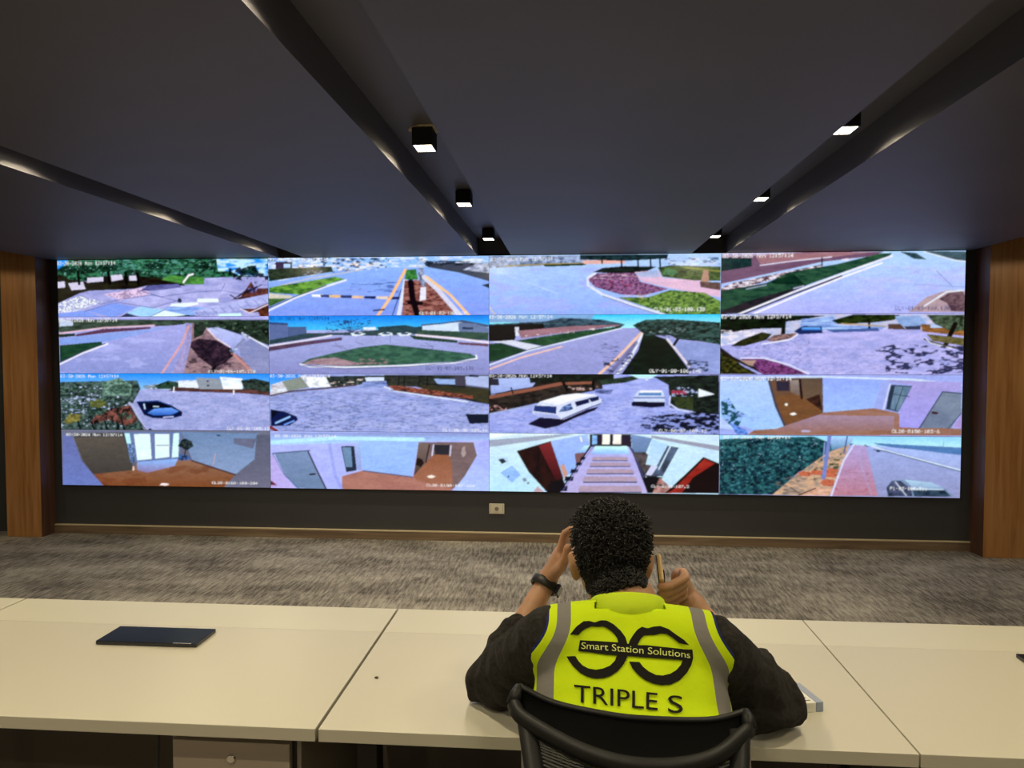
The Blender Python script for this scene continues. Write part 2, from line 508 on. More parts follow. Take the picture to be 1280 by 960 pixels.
# --- row 1, column 1: paved terrace with big slabs
f = mk(0, 0, 316)
f.fill(FULL, '#8f93c8', '#b4b4e4', (40, 12))
f.fill([(0, 20), (1280, 20), (1280, 130), (900, 140), (500, 140), (0, 170)], '#10201c', '#3f7a5c', (9, 6), .5, .2)
f.spk([(300, 30), (960, 30), (940, 110), (300, 130)], '#5f9a98', .25, (10, 6), .6)
f.fill([(15, 35), (95, 35), (60, 80), (15, 100)], '#2f8fe8')
f.fill([(960, 30), (1270, 30), (1270, 130), (1100, 130), (1040, 100), (970, 100)], '#2f8ff0', '#b8dcff', (30, 10), .5, .1)
f.spk([(1030, 80), (1270, 60), (1270, 190), (1030, 140)], '#0c1424', .5, (16, 12), .95)
f.fill([(0, 100), (100, 150), (200, 160), (300, 130), (520, 130), (760, 150), (780, 185), (560, 185), (480, 205), (220, 215), (160, 230), (30, 290), (0, 300)], '#1c1216', '#2a2a1c', (30, 8))
for p in ([(22, 165), (70, 160), (75, 195), (22, 200)], [(92, 172), (180, 162), (195, 205), (112, 212)], [(205, 140), (300, 135), (300, 160), (205, 168)], [(345, 125), (410, 120), (418, 148), (350, 160)], [(450, 120), (490, 118), (500, 155), (455, 155)]):
    f.fill(p, '#c8c4dc')
f.fill([(690, 125), (890, 135), (890, 178), (780, 178), (640, 150)], '#2f5a34', '#5c9a48', (14, 5))
f.line([(770, 165), (800, 125), (825, 118)], '#e8e8f8', 10)
f.fill([(30, 290), (160, 245), (300, 280), (130, 335), (30, 345)], '#8f98c0', '#e8ecff', (4, 3), .5, .1)
f.fill([(300, 235), (540, 195), (580, 235), (400, 270)], '#9c88a8', '#d8c0e0', (5, 3), .5, .1)
f.fill([(560, 185), (740, 175), (760, 195), (600, 215), (520, 215)], '#6a6ca4', '#50508a', (20, 6))
for p in ([(200, 330), (360, 285), (500, 310), (360, 375)], [(20, 350), (200, 330), (300, 375), (60, 400)]): f.fill(p, '#7f98e4')
f.fill([(440, 345), (520, 305), (660, 325), (560, 375)], '#9cc8f8')
f.fill([(560, 375), (660, 330), (800, 350), (700, 385)], '#d4f0e8')
f.fill([(700, 290), (850, 282), (860, 295), (780, 310), (690, 305)], '#dcf4f0')
f.fill([(850, 262), (970, 260), (975, 283), (850, 282)], '#dff6ff')
f.fill([(660, 310), (880, 310), (1000, 340), (800, 360), (660, 330)], '#6a86cc', '#98b8f0', (30, 6))
f.fill([(970, 350), (1100, 345), (1110, 378), (970, 375)], '#c4ecff')
f.fill([(820, 335), (1200, 245), (1265, 255), (1265, 285), (870, 375)], '#9098cc', '#b8bcec', (20, 6))
for k in range(9): f.line([(840 + k * 48, 340 - k * 10), (870 + k * 48, 372 - k * 10)], '#6070a8', 3)
for l in ([(160, 240), (290, 295), (400, 265), (590, 240)], [(190, 335), (350, 288), (400, 285), (590, 315), (740, 270)], [(590, 240), (740, 275)], [(520, 215), (640, 250), (850, 220), (990, 215), (1010, 170)], [(1000, 215), (1130, 240)], [(560, 375), (660, 325)]): f.line(l, '#58609c', 4, .8)
f.fill([(1100, 250), (1160, 160), (1180, 200), (1270, 200), (1270, 230), (1100, 265), (1050, 265)], '#3c2430', '#784838', (10, 10))
f.fill([(1100, 320), (1180, 320), (1270, 280), (1270, 390), (1220, 390), (1200, 340), (1140, 345)], '#241418', '#884c30', (14, 8))
f.fill([(1140, 200), (1200, 195), (1180, 230), (1150, 225)], '#9098e0', '#403050', (6, 20))
f.fill([(360, 390), (440, 345), (560, 385), (800, 355), (850, 385)], '#33405c')
f.fill([(765, 370), (800, 358), (850, 362), (860, 385), (770, 385)], '#182030')
for x in (620, 705): f.blob(x, 380, 36, 12, '#3c6c48')
f.blob(748, 272, 12, 14, '#101828')
for x, y, rx, ry in ((80, 95, 60, 22), (200, 90, 70, 24), (330, 80, 60, 26), (600, 70, 60, 24), (480, 110, 50, 20), (880, 75, 60, 22), (1150, 100, 50, 26)): f.blob(x, y, rx, ry, '#0c1814', '#244838', .8, (7, 5), .4)
for x in (150, 330, 430, 500): f.line([(x, 110), (x + 8, 175)], '#0c0c10', 16)
f.spk([(20, 30), (960, 30), (940, 120), (20, 130)], '#78b4a4', .10, (8, 4), .8)
for k in range(4): f.line([(1060 + k * 26, 262 - k * 12), (1140 + k * 26, 205 - k * 8)], '#201824', 5)
f.line([(1100, 320), (1150, 345), (1265, 290)], '#e0d8e8', 5); f.line([(1040, 240), (1075, 262), (1150, 250)], '#141018', 6)
done(f, (0, 0), 'CLY-01-01-105.120', 24, 46, 350, ix=1400, iy=330)
# --- row 2, column 1: road and median with tree
f = mk(1, 0, 390)
f.grad(FULL, '#a4a4dc', '#8690c8')
f.spk(FULL, '#b0b4e8', .3, (60, 14), .5)
f.fill([(0, 40), (1280, 40), (1280, 60), (820, 62), (700, 75), (420, 85), (40, 115)], '#2c3830', '#4c5c50', (20, 5))
f.fill([(40, 35), (120, 50), (120, 75), (40, 80)], '#b8c4dc')
f.line([(30, 122), (300, 88), (600, 74)], '#d4b4c4', 8)
f.fill([(140, 125), (300, 95), (580, 82), (580, 95), (330, 115), (140, 138)], '#5c3c54')
f.fill([(30, 125), (130, 120), (140, 135), (40, 145)], '#26382c')
f.grad([(40, 148), (700, 80), (500, 130), (300, 170), (42, 185)], '#90a0dc', '#7c98d8')
f.fill([(40, 190), (240, 172), (290, 168), (295, 185), (42, 292)], '#1c3c30', '#2c5038', (20, 6))
f.line([(42, 300), (180, 235), (325, 182)], '#dcdcf4', 9); f.line([(42, 290), (180, 226), (310, 180)], '#3c4464', 5)
f.fill([(780, 60), (820, 62), (815, 120), (770, 355), (700, 355), (790, 150)], '#8c86b4', '#a49cc8', (8, 8))
f.line([(640, 360), (760, 180), (800, 80)], '#d89c94', 12, .8)
f.fill([(820, 60), (880, 60), (1000, 180), (1150, 300), (1190, 360), (770, 360), (815, 160)], '#7c6470', '#a08488', (14, 6))
f.fill([(815, 170), (860, 150), (960, 160), (1050, 210), (1060, 250), (1000, 300), (940, 320), (860, 260), (810, 200)], '#241c28', '#4c3848', (12, 8), .6)
f.line([(930, 360), (950, 310)], '#181420', 22)
f.fill([(830, 55), (1270, 40), (1270, 195), (1150, 145), (970, 85), (900, 90), (880, 130), (830, 150)], '#141c18', '#38483c', (10, 6))
f.grad([(900, 92), (970, 86), (1110, 135), (1090, 190), (1020, 190)], '#b4bce8', '#9ca4d8')
f.fill([(1090, 190), (1160, 150), (1265, 205), (1265, 360), (1180, 350), (1100, 260)], '#7c84b0', '#8c90b8', (30, 10))
f.line([(1120, 125), (1190, 165), (1265, 208)], '#d8dcf4', 7)
f.line([(905, 92), (960, 150), (1040, 200)], '#d4c4d4', 8)
f.line([(1140, 135), (1060, 215)], '#8088a8', 14); f.blob(1060, 222, 22, 20, '#90a0c8', '#d8e0f4')
f.line([(1050, 235), (1150, 330)], '#c88c84', 14, .7)
f.line([(1110, 120), (1130, 150)], '#a8b0cc', 14)
f.spk([(820, 160), (1060, 200), (1050, 330), (780, 350)], '#1c1420', .35, (12, 7), .7)
f.spk([(830, 60), (1265, 45), (1265, 130), (900, 90)], '#5c7460', .2, (9, 5), .8)
for l in ([(870, 60), (890, 130)], [(850, 80), (905, 95)], [(935, 320), (1000, 250), (1060, 225)], [(960, 300), (1060, 290)]): f.line(l, '#382c38', 5, .7)
done(f, (1, 0), 'CLY-01-06-105.130', 34, 34, 350, ix=915, iy=334)
# --- row 3, column 1: car park, blue car, shrubs
f = mk(2, 0, 462)
f.fill(FULL, '#8f98c8', '#a8acdc', (30, 8))
f.spk(FULL, '#7480b0', .3, (7, 3), .45)
f.grad([(0, 0), (1280, 0), (1280, 110), (560, 110), (200, 140), (0, 140)], '#2088e8', '#8cc0f8')
f.fill([(520, 95), (760, 60), (860, 60), (860, 120), (560, 110)], '#c8d8f4', '#5c6c70', (14, 8))
f.fill([(600, 90), (680, 62), (750, 75), (740, 110), (620, 110)], '#142420', '#3c5848', (8, 5))
f.fill([(720, 100), (1280, 110), (1280, 150), (1100, 135), (680, 122)], '#6c4844', '#3c2c2c', (20, 4))
f.fill([(740, 65), (850, 65), (860, 105), (740, 100)], '#d8e0f8')
f.fill([(840, 45), (980, 50), (1000, 112), (860, 110)], '#8c94a0'); f.fill([(905, 60), (915, 60), (915, 70), (905, 70)], '#30384c'); f.fill([(905, 85), (920, 85), (920, 95), (905, 95)], '#30384c')
f.fill([(980, 40), (1110, 50), (1110, 112), (1000, 112)], '#f0f8ff', '#b8ccec', (16, 8), .62)
f.fill([(1100, 60), (1180, 50), (1270, 70), (1270, 130), (1120, 110)], '#141c1c', '#405048', (8, 6))
f.line([(1060, 120), (1060, 140)], '#e0e8f8', 8); f.line([(715, 100), (712, 128)], '#e8e8f8', 7)
f.fill([(40, 70), (500, 60), (520, 110), (470, 200), (550, 360), (40, 360)], '#24302c', '#5c7470', (9, 6), .55)
f.spk([(40, 90), (460, 80), (440, 330), (40, 340)], '#c4d0f0', .16, (9, 5), .9)
f.fill([(290, 70), (400, 45), (470, 90), (460, 150), (300, 150)], '#3c5848', '#84a498', (8, 5))
f.fill([(330, 230), (460, 205), (500, 300), (440, 325), (330, 290), (220, 320), (250, 270)], '#8c5850', '#38302c', (10, 8), .5)
f.fill([(220, 180), (310, 165), (320, 205), (260, 225), (230, 215)], '#70743c', '#344030', (7, 5), .6)
f.fill([(65, 300), (100, 255), (170, 260), (160, 295), (90, 315)], '#8c8448', '#3c4430', (7, 5), .6)
f.spk([(220, 190), (480, 200), (440, 360), (200, 360)], '#10181c', .3, (9, 12), .95)
f.line([(455, 195), (470, 205), (555, 355)], '#a8acd0', 16); f.line([(500, 280), (555, 355)], '#1c2438', 5)
f.fill([(495, 185), (620, 175), (700, 205), (765, 245), (760, 268), (690, 285), (590, 280), (540, 262)], '#101c44')
f.grad([(560, 250), (600, 225), (700, 220), (745, 240), (700, 262), (600, 265)], '#6c9cec', '#3460b4')
f.fill([(535, 195), (640, 190), (700, 215), (560, 228)], '#0a1024'); f.line([(540, 200), (545, 225)], '#b8d0f8', 8)
f.line([(595, 212), (625, 214)], '#c8e0ff', 5); f.line([(500, 183), (620, 178), (700, 205)], '#4c6cb0', 4)
f.line([(655, 276), (710, 272)], '#b0b8e8', 7); f.blob(575, 350, 10, 10, '#182040')
for x, y, rx, ry in ((110, 210, 60, 16), (90, 110, 60, 26), (200, 120, 50, 20), (400, 110, 60, 30), (330, 170, 60, 14), (260, 240, 60, 22), (430, 270, 44, 20)): f.blob(x, y, rx, ry, '#1c2c28', '#5c7c6c', .7, (7, 5), .35)
f.spk([(50, 160), (300, 150), (240, 250), (50, 250)], '#a4b4dc', .2, (18, 4), .8)
for x in (230, 310, 410, 150): f.line([(x, 300), (x + 20, 358)], '#10181c', 10)
done(f, (2, 0), 'CLY-BG-01-105.13', 44, 28, 350, ix=1020, iy=333, iw=245)
# --- row 4, column 1: lobby with glass doors
f = mk(3, 0, 535)
f.grad(FULL, '#6c7084', '#585868')
f.fill([(120, 30), (425, 25), (480, 245), (330, 262), (240, 268), (180, 190)], '#4c4a4c'); f.grad([(125, 55), (418, 52), (478, 245), (240, 268), (180, 190)], '#5c5650', '#464240')
f.grad([(60, 30), (120, 50), (170, 190), (240, 270), (315, 345), (60, 345)], '#6870a4', '#6a78b4')
f.grad([(240, 268), (480, 245), (500, 195), (740, 172), (820, 188), (1070, 270), (1000, 350), (310, 345)], '#8c6c58', '#7c4c30')
f.grad([(500, 195), (740, 172), (720, 220), (560, 260), (500, 245)], '#88b4f0', '#8878a0')
f.spk([(240, 268), (500, 250), (900, 200), (1070, 270), (1000, 350), (310, 345)], '#6c3c28', .3, (60, 20), .5)
f.grad([(760, 22), (1200, 30), (1190, 220), (1070, 268), (820, 185)], '#6c84a8', '#8498bc')
f.fill([(1060, 60), (1190, 60), (1170, 120), (1060, 90)], '#686c84')
f.grad([(1190, 40), (1280, 40), (1280, 345), (1000, 350), (1070, 270), (1180, 180)], '#5c6074', '#6c6c80')
f.line([(820, 190), (1070, 272)], '#4c3434', 8)
f.fill([(420, 22), (765, 22), (745, 178), (490, 198)], '#6878a4')
f.fill([(425, 30), (455, 30), (480, 180), (465, 190)], '#b4e4ff'); f.fill([(480, 34), (575, 34), (585, 180), (500, 188)], '#d4f8ff'); f.fill([(602, 34), (688, 34), (688, 168), (606, 178)], '#d4f4ff'); f.fill([(712, 30), (745, 30), (740, 168), (702, 172)], '#c8f0ff')
f.line([(612, 100), (685, 100)], '#8090a8', 5)
f.blob(785, 95, 42, 30, '#182024', '#48584c'); f.fill([(745, 150), (800, 160), (815, 185), (740, 190)], '#5878b8', '#203050', (6, 6)); f.line([(785, 110), (775, 165)], '#202830', 6)
f.fill([(440, 90), (480, 90), (485, 200), (460, 200)], '#203040', '#7c98c8', (6, 8))
f.line([(955, 150), (940, 215)], '#b89898', 5); f.blob(660, 328, 26, 7, '#e8dcd8'); f.blob(478, 235, 6, 14, '#e0c4b0'); f.line([(965, 42), (980, 44)], '#203040', 7)
done(f, (3, 0), 'CL20-B1G0-100-204', 80, 30, 335, ix=935, iy=312, iw=265)
# --- row 1, column 2: road, speed bump, median tree
f = mk(0, 1, 314)
f.grad(FULL, '#8cb0f8', '#7c94e4')
f.spk([(0, 120), (1280, 120), (1280, 390), (0, 390)], '#8ca0e8', .4, (80, 10), .5)
f.fill([(0, 25), (1270, 25), (1270, 90), (940, 85), (700, 85), (450, 100), (0, 175)], '#8cb4f4', '#d4dcf8', (20, 5), .55, .1)
f.spk([(0, 30), (720, 30), (700, 85), (0, 150)], '#182430', .35, (14, 6), .9)
f.spk([(180, 50), (640, 60), (640, 100), (180, 110)], '#e8dcd8', .3, (12, 4), .9)
f.fill([(60, 55), (155, 55), (155, 95), (60, 95)], '#403450'); f.fill([(105, 65), (145, 65), (145, 88), (105, 88)], '#a8c4f0')
f.fill([(15, 95), (380, 80), (390, 110), (20, 165)], '#182820', '#3c4838', (10, 6))
f.spk([(200, 110), (330, 100), (320, 140), (210, 140)], '#8894a8', .5, (10, 3), .8)
f.line([(80, 190), (250, 150), (560, 98)], '#b8b8b8', 6)
f.fill([(20, 200), (140, 180), (400, 138), (460, 152), (360, 180), (200, 240), (20, 230)], '#2c5828', '#78ac48', (14, 5))
f.fill([(20, 232), (150, 245), (160, 262), (20, 262)], '#c8c4b4'); f.fill([(15, 262), (130, 262), (20, 310)], '#2c4c28', '#50783c', (8, 4))
f.line([(10, 335), (180, 255), (360, 190), (462, 158)], '#d8dcf0', 10); f.line([(14, 318), (180, 248), (350, 188)], '#384454', 5)
f.spk([(500, 150), (780, 160), (760, 230), (480, 220)], '#3c4c8c', .35, (30, 3), .7)
for k, (x, cc) in enumerate([(300, '#e8e8f4'), (350, '#303c6c'), (400, '#d8b488'), (465, '#2c3868'), (530, '#dcb890'), (600, '#20285c'), (670, '#dcc8b4'), (735, '#283468')]):
    f.fill([(x - 34, 238 + k * 2), (x + 34, 238 + k * 2), (x + 30, 254 + k * 2), (x - 30, 252 + k * 2)], cc)
f.line([(640, 365), (720, 250), (800, 100)], '#f0b884', 16); f.line([(760, 365), (790, 220), (800, 160)], '#d0d4ec', 22); f.line([(725, 362), (775, 215)], '#283050', 5)
f.fill([(805, 100), (860, 95), (870, 155), (795, 155)], '#245830', '#4c8c48', (8, 5))
f.fill([(795, 160), (860, 155), (950, 180), (1080, 335), (1060, 362), (780, 362)], '#5c2c2c', '#a07068', (10, 4), .5, .2)
f.line([(830, 170), (840, 260), (870, 362)], '#180c18', 34); f.line([(820, 285), (890, 290)], '#180c18', 22)
f.fill([(875, 90), (900, 90), (915, 190), (895, 195), (870, 140)], '#384460', '#a8b0d0', (6, 8)); f.fill([(885, 200), (915, 195), (915, 268), (880, 275)], '#d8d8ec')
f.line([(905, 140), (980, 210), (1110, 362)], '#c8c8dc', 26); f.line([(920, 140), (1050, 240), (1160, 362)], '#f0bc88', 14)
f.fill([(900, 60), (1270, 60), (1270, 165), (1100, 115), (930, 85)], '#484c60', '#3c4450', (20, 6)); f.fill([(1200, 62), (1270, 62), (1270, 118), (1120, 100)], '#c0c8e0', '#58607c', (12, 6))
f.spk([(900, 45), (1200, 50), (1200, 72), (940, 75)], '#182028', .6, (20, 4), .9); f.fill([(1225, 185), (1270, 175), (1270, 205)], '#242c38')
f.line([(870, 60), (905, 50), (925, 65), (890, 85), (865, 78)], '#b4bcd0', 8); f.blob(925, 65, 14, 18, '#182438'); f.spk([(700, 40), (900, 35), (900, 60), (760, 60)], '#283860', .3, (12, 3), .8)
f.line([(620, 330), (680, 324)], '#182040', 8)
done(f, (0, 1), 'CLY-01-02-100.130', 24, 28, 340, ix=880, iy=336, iw=265)
# --- row 2, column 2: roundabout
f = mk(1, 1, 388)
f.grad(FULL, '#a8b0e0', '#8488bc')
f.grad([(0, 20), (1280, 20), (1280, 100), (0, 110)], '#1078dc', '#48b8f8')
f.fill([(20, 65), (130, 70), (135, 160), (20, 175)], '#5c6c98'); f.fill([(20, 62), (130, 68), (130, 78), (20, 74)], '#384870'); f.fill([(130, 90), (235, 88), (240, 140), (130, 155)], '#506088')
f.fill([(20, 165), (240, 125), (480, 120), (900, 85), (900, 130), (640, 140), (380, 135), (20, 190)], '#283c44', '#3c5058', (16, 5))
f.spk([(350, 60), (600, 35), (640, 110), (350, 120)], '#183058', .4, (12, 3), .85)
for k in range(9): f.line([(490, 120), (400 + k * 24, 45 + abs(k - 4) * 8)], '#183060', 3, .8)
f.fill([(560, 92), (630, 90), (635, 105), (565, 105)], '#d8e4f0'); f.fill([(640, 90), (800, 78), (880, 95), (860, 125), (660, 125)], '#20343c', '#385058', (12, 5))
for x in (530, 690, 795): f.blob(x, 130, 40, 10, '#d8e4f8'); f.blob(x, 127, 22, 6, '#283c64')
f.fill([(895, 80), (1000, 75), (1095, 60), (1180, 65), (1265, 90), (1265, 125), (895, 108)], '#c4d4f0'); f.fill([(890, 75), (1010, 65), (1120, 50), (1265, 78), (1265, 92), (1100, 62), (890, 84)], '#485470'); f.fill([(1095, 65), (1190, 70), (1265, 95), (1265, 125), (1100, 115)], '#68789c'); f.fill([(1120, 90), (1180, 92), (1180, 104), (1120, 102)], '#283850')
f.fill([(870, 105), (1265, 122), (1265, 165), (1090, 160), (860, 130)], '#304840', '#40584c', (16, 5))
f.line([(860, 135), (1090, 155), (1265, 178)], '#e0d4e4', 10); f.fill([(820, 135), (1090, 165), (1090, 180), (850, 160)], '#2c4434'); f.fill([(1090, 175), (1265, 185), (1265, 200), (1100, 188)], '#684858')
f.fill([(20, 200), (200, 175), (440, 148), (440, 165), (250, 190), (20, 228)], '#604860', '#503c54', (20, 5)); f.line([(20, 198), (240, 165), (380, 138)], '#d8d4e8', 8)
f.fill([(200, 300), (250, 270), (380, 240), (540, 205), (690, 188), (860, 205), (1160, 240), (1200, 262), (1080, 285), (700, 308), (460, 312)], '#2c4c44', '#48705c', (16, 5))
f.fill([(210, 300), (280, 272), (400, 262), (560, 300), (460, 310)], '#886c78', '#a89098', (16, 4)); f.spk([(540, 270), (700, 270), (700, 302), (540, 302)], '#a07c84', .5, (12, 4), .7)
f.line([(200, 300), (250, 314), (460, 318), (800, 308), (1080, 292), (1200, 268), (1195, 250)], '#dce0f4', 8); f.line([(215, 308), (460, 326), (800, 316), (1200, 275)], '#3c4060', 3)
for l in ([(490, 235), (440, 200), (380, 195)], [(440, 215), (400, 180)], [(940, 245), (955, 200), (910, 180)], [(955, 200), (880, 195)], [(520, 175), (560, 190)], [(715, 180), (715, 120)]): f.line(l, '#5c5c7c', 3, .8)
done(f, (1, 1), 'CLY-01-07-105.130', 24, 34, 345, dc='#182c54', ix=915, iy=314, iw=270, idc='#20284c')
# --- row 3, column 2: cobbled plaza
f = mk(2, 1, 462)
f.fill(FULL, '#8c98d0', '#a4acdc', (36, 8))
f.spk([(0, 110), (1280, 150), (1280, 350), (0, 350)], '#64709c', .38, (12, 2.5), .6)
f.spk([(250, 150), (600, 150), (500, 350), (200, 330)], '#505c88', .3, (14, 3), .6)
f.grad([(0, 20), (220, 25), (120, 90), (0, 130)], '#1c84e8', '#70b4f8')
f.fill([(30, 85), (110, 60), (130, 130), (30, 150)], '#d8e0f0', '#a08c8c', (18, 6), .6)
f.fill([(95, 65), (205, 40), (250, 98), (130, 118)], '#848c84'); f.fill([(205, 38), (350, 40), (375, 95), (255, 100)], '#f4f8fc', '#8c98a0', (12, 8), .6)
f.fill([(345, 35), (700, 30), (700, 65), (480, 90), (380, 98)], '#141c1c', '#3c4848', (10, 6)); f.spk([(345, 60), (600, 45), (600, 75), (380, 95)], '#e0d0c8', .25, (16, 4), .9)
f.fill([(570, 42), (680, 40), (680, 60), (580, 65)], '#c8d4f4'); f.fill([(560, 68), (720, 60), (760, 95), (540, 100)], '#4c5c94', '#98a8e0', (30, 4))
f.line([(30, 145), (150, 120), (400, 98), (520, 85)], '#50404c', 9)
f.fill([(680, 28), (1270, 28), (1270, 195), (1180, 180), (860, 95), (700, 90)], '#1c1c20', '#3c4038', (16, 6)); 
f.fill([(960, 50), (1080, 52), (1090, 82), (980, 78)], '#90a8d8'); f.fill([(1075, 28), (1135, 30), (1140, 90), (1080, 90)], '#484454'); f.fill([(1135, 35), (1265, 35), (1265, 105), (1140, 92)], '#a4b0d8'); f.line([(1160, 32), (1205, 34)], '#20242c', 12)
f.line([(1140, 88), (1265, 104)], '#585c70', 8)
f.fill([(860, 80), (1265, 110), (1265, 190), (1180, 160), (900, 110)], '#34342c', '#44402c', (20, 6))
f.fill([(700, 90), (760, 88), (1180, 145), (1180, 162), (980, 150), (740, 115)], '#301c20', '#a86450', (9, 4), .55)
f.line([(682, 95), (740, 118), (980, 155), (1150, 180)], '#d0d8f0', 7); f.line([(720, 112), (980, 146), (1180, 172)], '#181820', 4)
for x in (765, 795, 880, 925): f.line([(x, 40), (x - 4, 88)], '#141820', 6)
f.fill([(30, 222), (110, 235), (180, 262), (188, 282), (140, 315), (30, 318)], '#14204c'); f.line([(60, 300), (140, 265)], '#90b8f8', 10); f.line([(110, 310), (165, 288)], '#7098e8', 8); f.fill([(30, 225), (80, 235), (40, 270), (30, 270)], '#0c1428')
f.line([(30, 325), (65, 345)], '#7c2c28', 16)
f.fill([(1135, 248), (1265, 250), (1265, 300), (1160, 305)], '#182034')
done(f, (2, 1), 'CLY-BG-06-105.16', 24, 26, 350, ix=1010, iy=332, iw=252)
# --- row 4, column 2: white corridor
f = mk(3, 1, 536)
f.grad(FULL, '#a8b0ec', '#a4acf0')
f.grad([(30, 20), (1270, 20), (1270, 60), (30, 90)], '#8890c8', '#a8d0fc')
f.line([(40, 75), (400, 52), (900, 60)], '#b0dcff', 20)
f.grad([(540, 68), (875, 72), (835, 268), (560, 235)], '#98b8fc', '#90b0f8')
f.fill([(440, 268), (560, 235), (840, 270), (1060, 240), (1065, 350), (440, 345)], '#a8786c', '#9c6c64', (60, 20))
f.grad([(50, 135), (245, 125), (350, 345), (180, 335), (110, 260)], '#788cb0', '#6c80a0'); f.fill([(200, 290), (265, 290), (275, 320), (205, 315)], '#6c80a0'); f.line([(245, 125), (290, 220), (352, 345)], '#403c50', 9); f.line([(45, 138), (255, 122)], '#505c78', 6)
f.line([(258, 258), (285, 255)], '#282028', 10)
f.line([(40, 140), (100, 250), (190, 335)], '#586c94', 6)
f.fill([(30, 140), (45, 150), (100, 250), (180, 345), (30, 345)], '#b0a4dc'); f.fill([(30, 290), (70, 320), (30, 318)], '#6c2838')
f.fill([(435, 98), (510, 96), (525, 235), (465, 245)], '#2c3448'); f.fill([(442, 105), (492, 105), (500, 215), (462, 215)], '#6c88a8')
f.grad([(510, 85), (545, 85), (552, 235), (528, 232)], '#9cb0e0', '#8c9cd0')
f.line([(370, 90), (400, 260), (440, 345)], '#8490d4', 18, .5)
f.fill([(875, 75), (1180, 75), (1200, 150), (1120, 290), (1065, 340), (1040, 250), (845, 270)], '#6c5c60', '#7c6868', (60, 20))
f.grad([(845, 262), (900, 210), (960, 145), (1045, 148), (1060, 200), (1065, 340), (860, 290)], '#8c5c44', '#9c6c58')
f.grad([(875, 78), (935, 90), (905, 200), (850, 262)], '#786864', '#4c3c38'); f.line([(935, 90), (915, 190)], '#30242c', 8); f.fill([(960, 90), (1050, 90), (1045, 148), (965, 145)], '#303038'); f.line([(958, 90), (950, 150)], '#c8c8dc', 7); f.line([(1055, 95), (1050, 150)], '#c0bcd0', 8)
f.blob(880, 190, 22, 24, '#241818'); f.blob(945, 270, 22, 8, '#f4dcd0'); f.blob(1125, 130, 12, 30, '#a89898')
f.grad([(1065, 350), (1130, 270), (1200, 150), (1210, 80), (1270, 60), (1270, 350)], '#a0a4e4', '#a8bcfc')
f.line([(560, 237), (838, 272)], '#685c74', 7)
done(f, (3, 1), 'CL20-B1G0-107-224', 55, 32, 355, dc='#f4f8ff', ix=918, iy=312, iw=270)
# --- row 1, column 3: plaza curve with flower beds
f = mk(0, 2, 312)
f.grad(FULL, '#a8c4f8', '#8ca8f0')
f.spk([(0, 90), (700, 90), (900, 360), (0, 360)], '#a4a8ec', .4, (70, 18), .5)
f.fill([(20, 30), (560, 25), (560, 70), (20, 95)], '#50607c', '#a8b8dc', (12, 8))
f.line([(120, 82), (330, 72), (560, 68)], '#98884c', 7); f.fill([(320, 75), (550, 68), (550, 78), (330, 86)], '#1c3424')
f.fill([(530, 52), (760, 50), (760, 68), (540, 72)], '#d8a8a0'); f.fill([(520, 22), (990, 18), (985, 42), (760, 55), (520, 48)], '#101c24', '#284044', (9, 5))
f.fill([(590, 115), (640, 92), (760, 82), (930, 85), (860, 118), (700, 122)], '#101c1c', '#28302c', (16, 5))
for x in (740, 828, 895, 945, 635): f.line([(x, 42), (x + 3, 90 if x != 635 else 66)], '#182028', 9)
f.fill([(960, 45), (1260, 30), (1265, 75), (1010, 80)], '#90b4e8', '#c0cce8', (16, 6)); f.spk([(960, 40), (1260, 35), (1260, 75), (1000, 80)], '#283848', .3, (14, 5), .8)
f.fill([(555, 150), (600, 122), (820, 120), (840, 165), (990, 205), (860, 240), (740, 235), (600, 195)], '#503450', '#9c6c98', (5, 3), .5, .2); f.spk([(560, 130), (820, 125), (820, 160), (600, 155)], '#c0a8b4', .4, (20, 3), .8)
f.spk([(680, 160), (800, 165), (780, 200), (680, 195)], '#a83858', .3, (8, 4), .8)
f.fill([(810, 115), (935, 105), (960, 145), (1150, 160), (1265, 200), (1265, 250), (1000, 200), (850, 165)], '#d8b4cc', '#ccacc8', (40, 8)); f.grad([(810, 120), (930, 105), (950, 140), (850, 145)], '#90a8d0', '#b4b4d4')
f.fill([(935, 90), (1000, 78), (1265, 85), (1265, 160), (1130, 160), (960, 140)], '#1c2c20', '#5c7040', (9, 5)); f.line([(1080, 90), (1265, 110)], '#888c40', 9, .7); f.blob(1000, 115, 38, 18, '#58805c', '#385c40')
f.fill([(1175, 105), (1200, 102), (1205, 165), (1160, 170)], '#a88474'); f.fill([(1155, 165), (1265, 170), (1265, 212), (1160, 195)], '#6c5450', '#503c40', (6, 4))
f.fill([(720, 250), (880, 250), (1000, 210), (1180, 225), (1265, 270), (1265, 345), (980, 340)], '#284828', '#7c9c4c', (7, 4), .5, .2)
f.spk([(740, 240), (900, 225), (900, 255), (760, 255)], '#d0b8a8', .5, (10, 4), .7)
f.line([(600, 122), (560, 145), (562, 185), (640, 235), (800, 290), (990, 350)], '#d0d4ec', 13); f.line([(640, 242), (800, 298), (960, 348)], '#6c7498', 4)
f.line([(70, 110), (400, 230)], '#bcccf8', 4, .7); f.line([(22, 300), (60, 345)], '#c8b8ac', 7)
done(f, (0, 2), 'CLY-01-03-100.130', 34, 36, 340, ix=915, iy=306, iw=270)
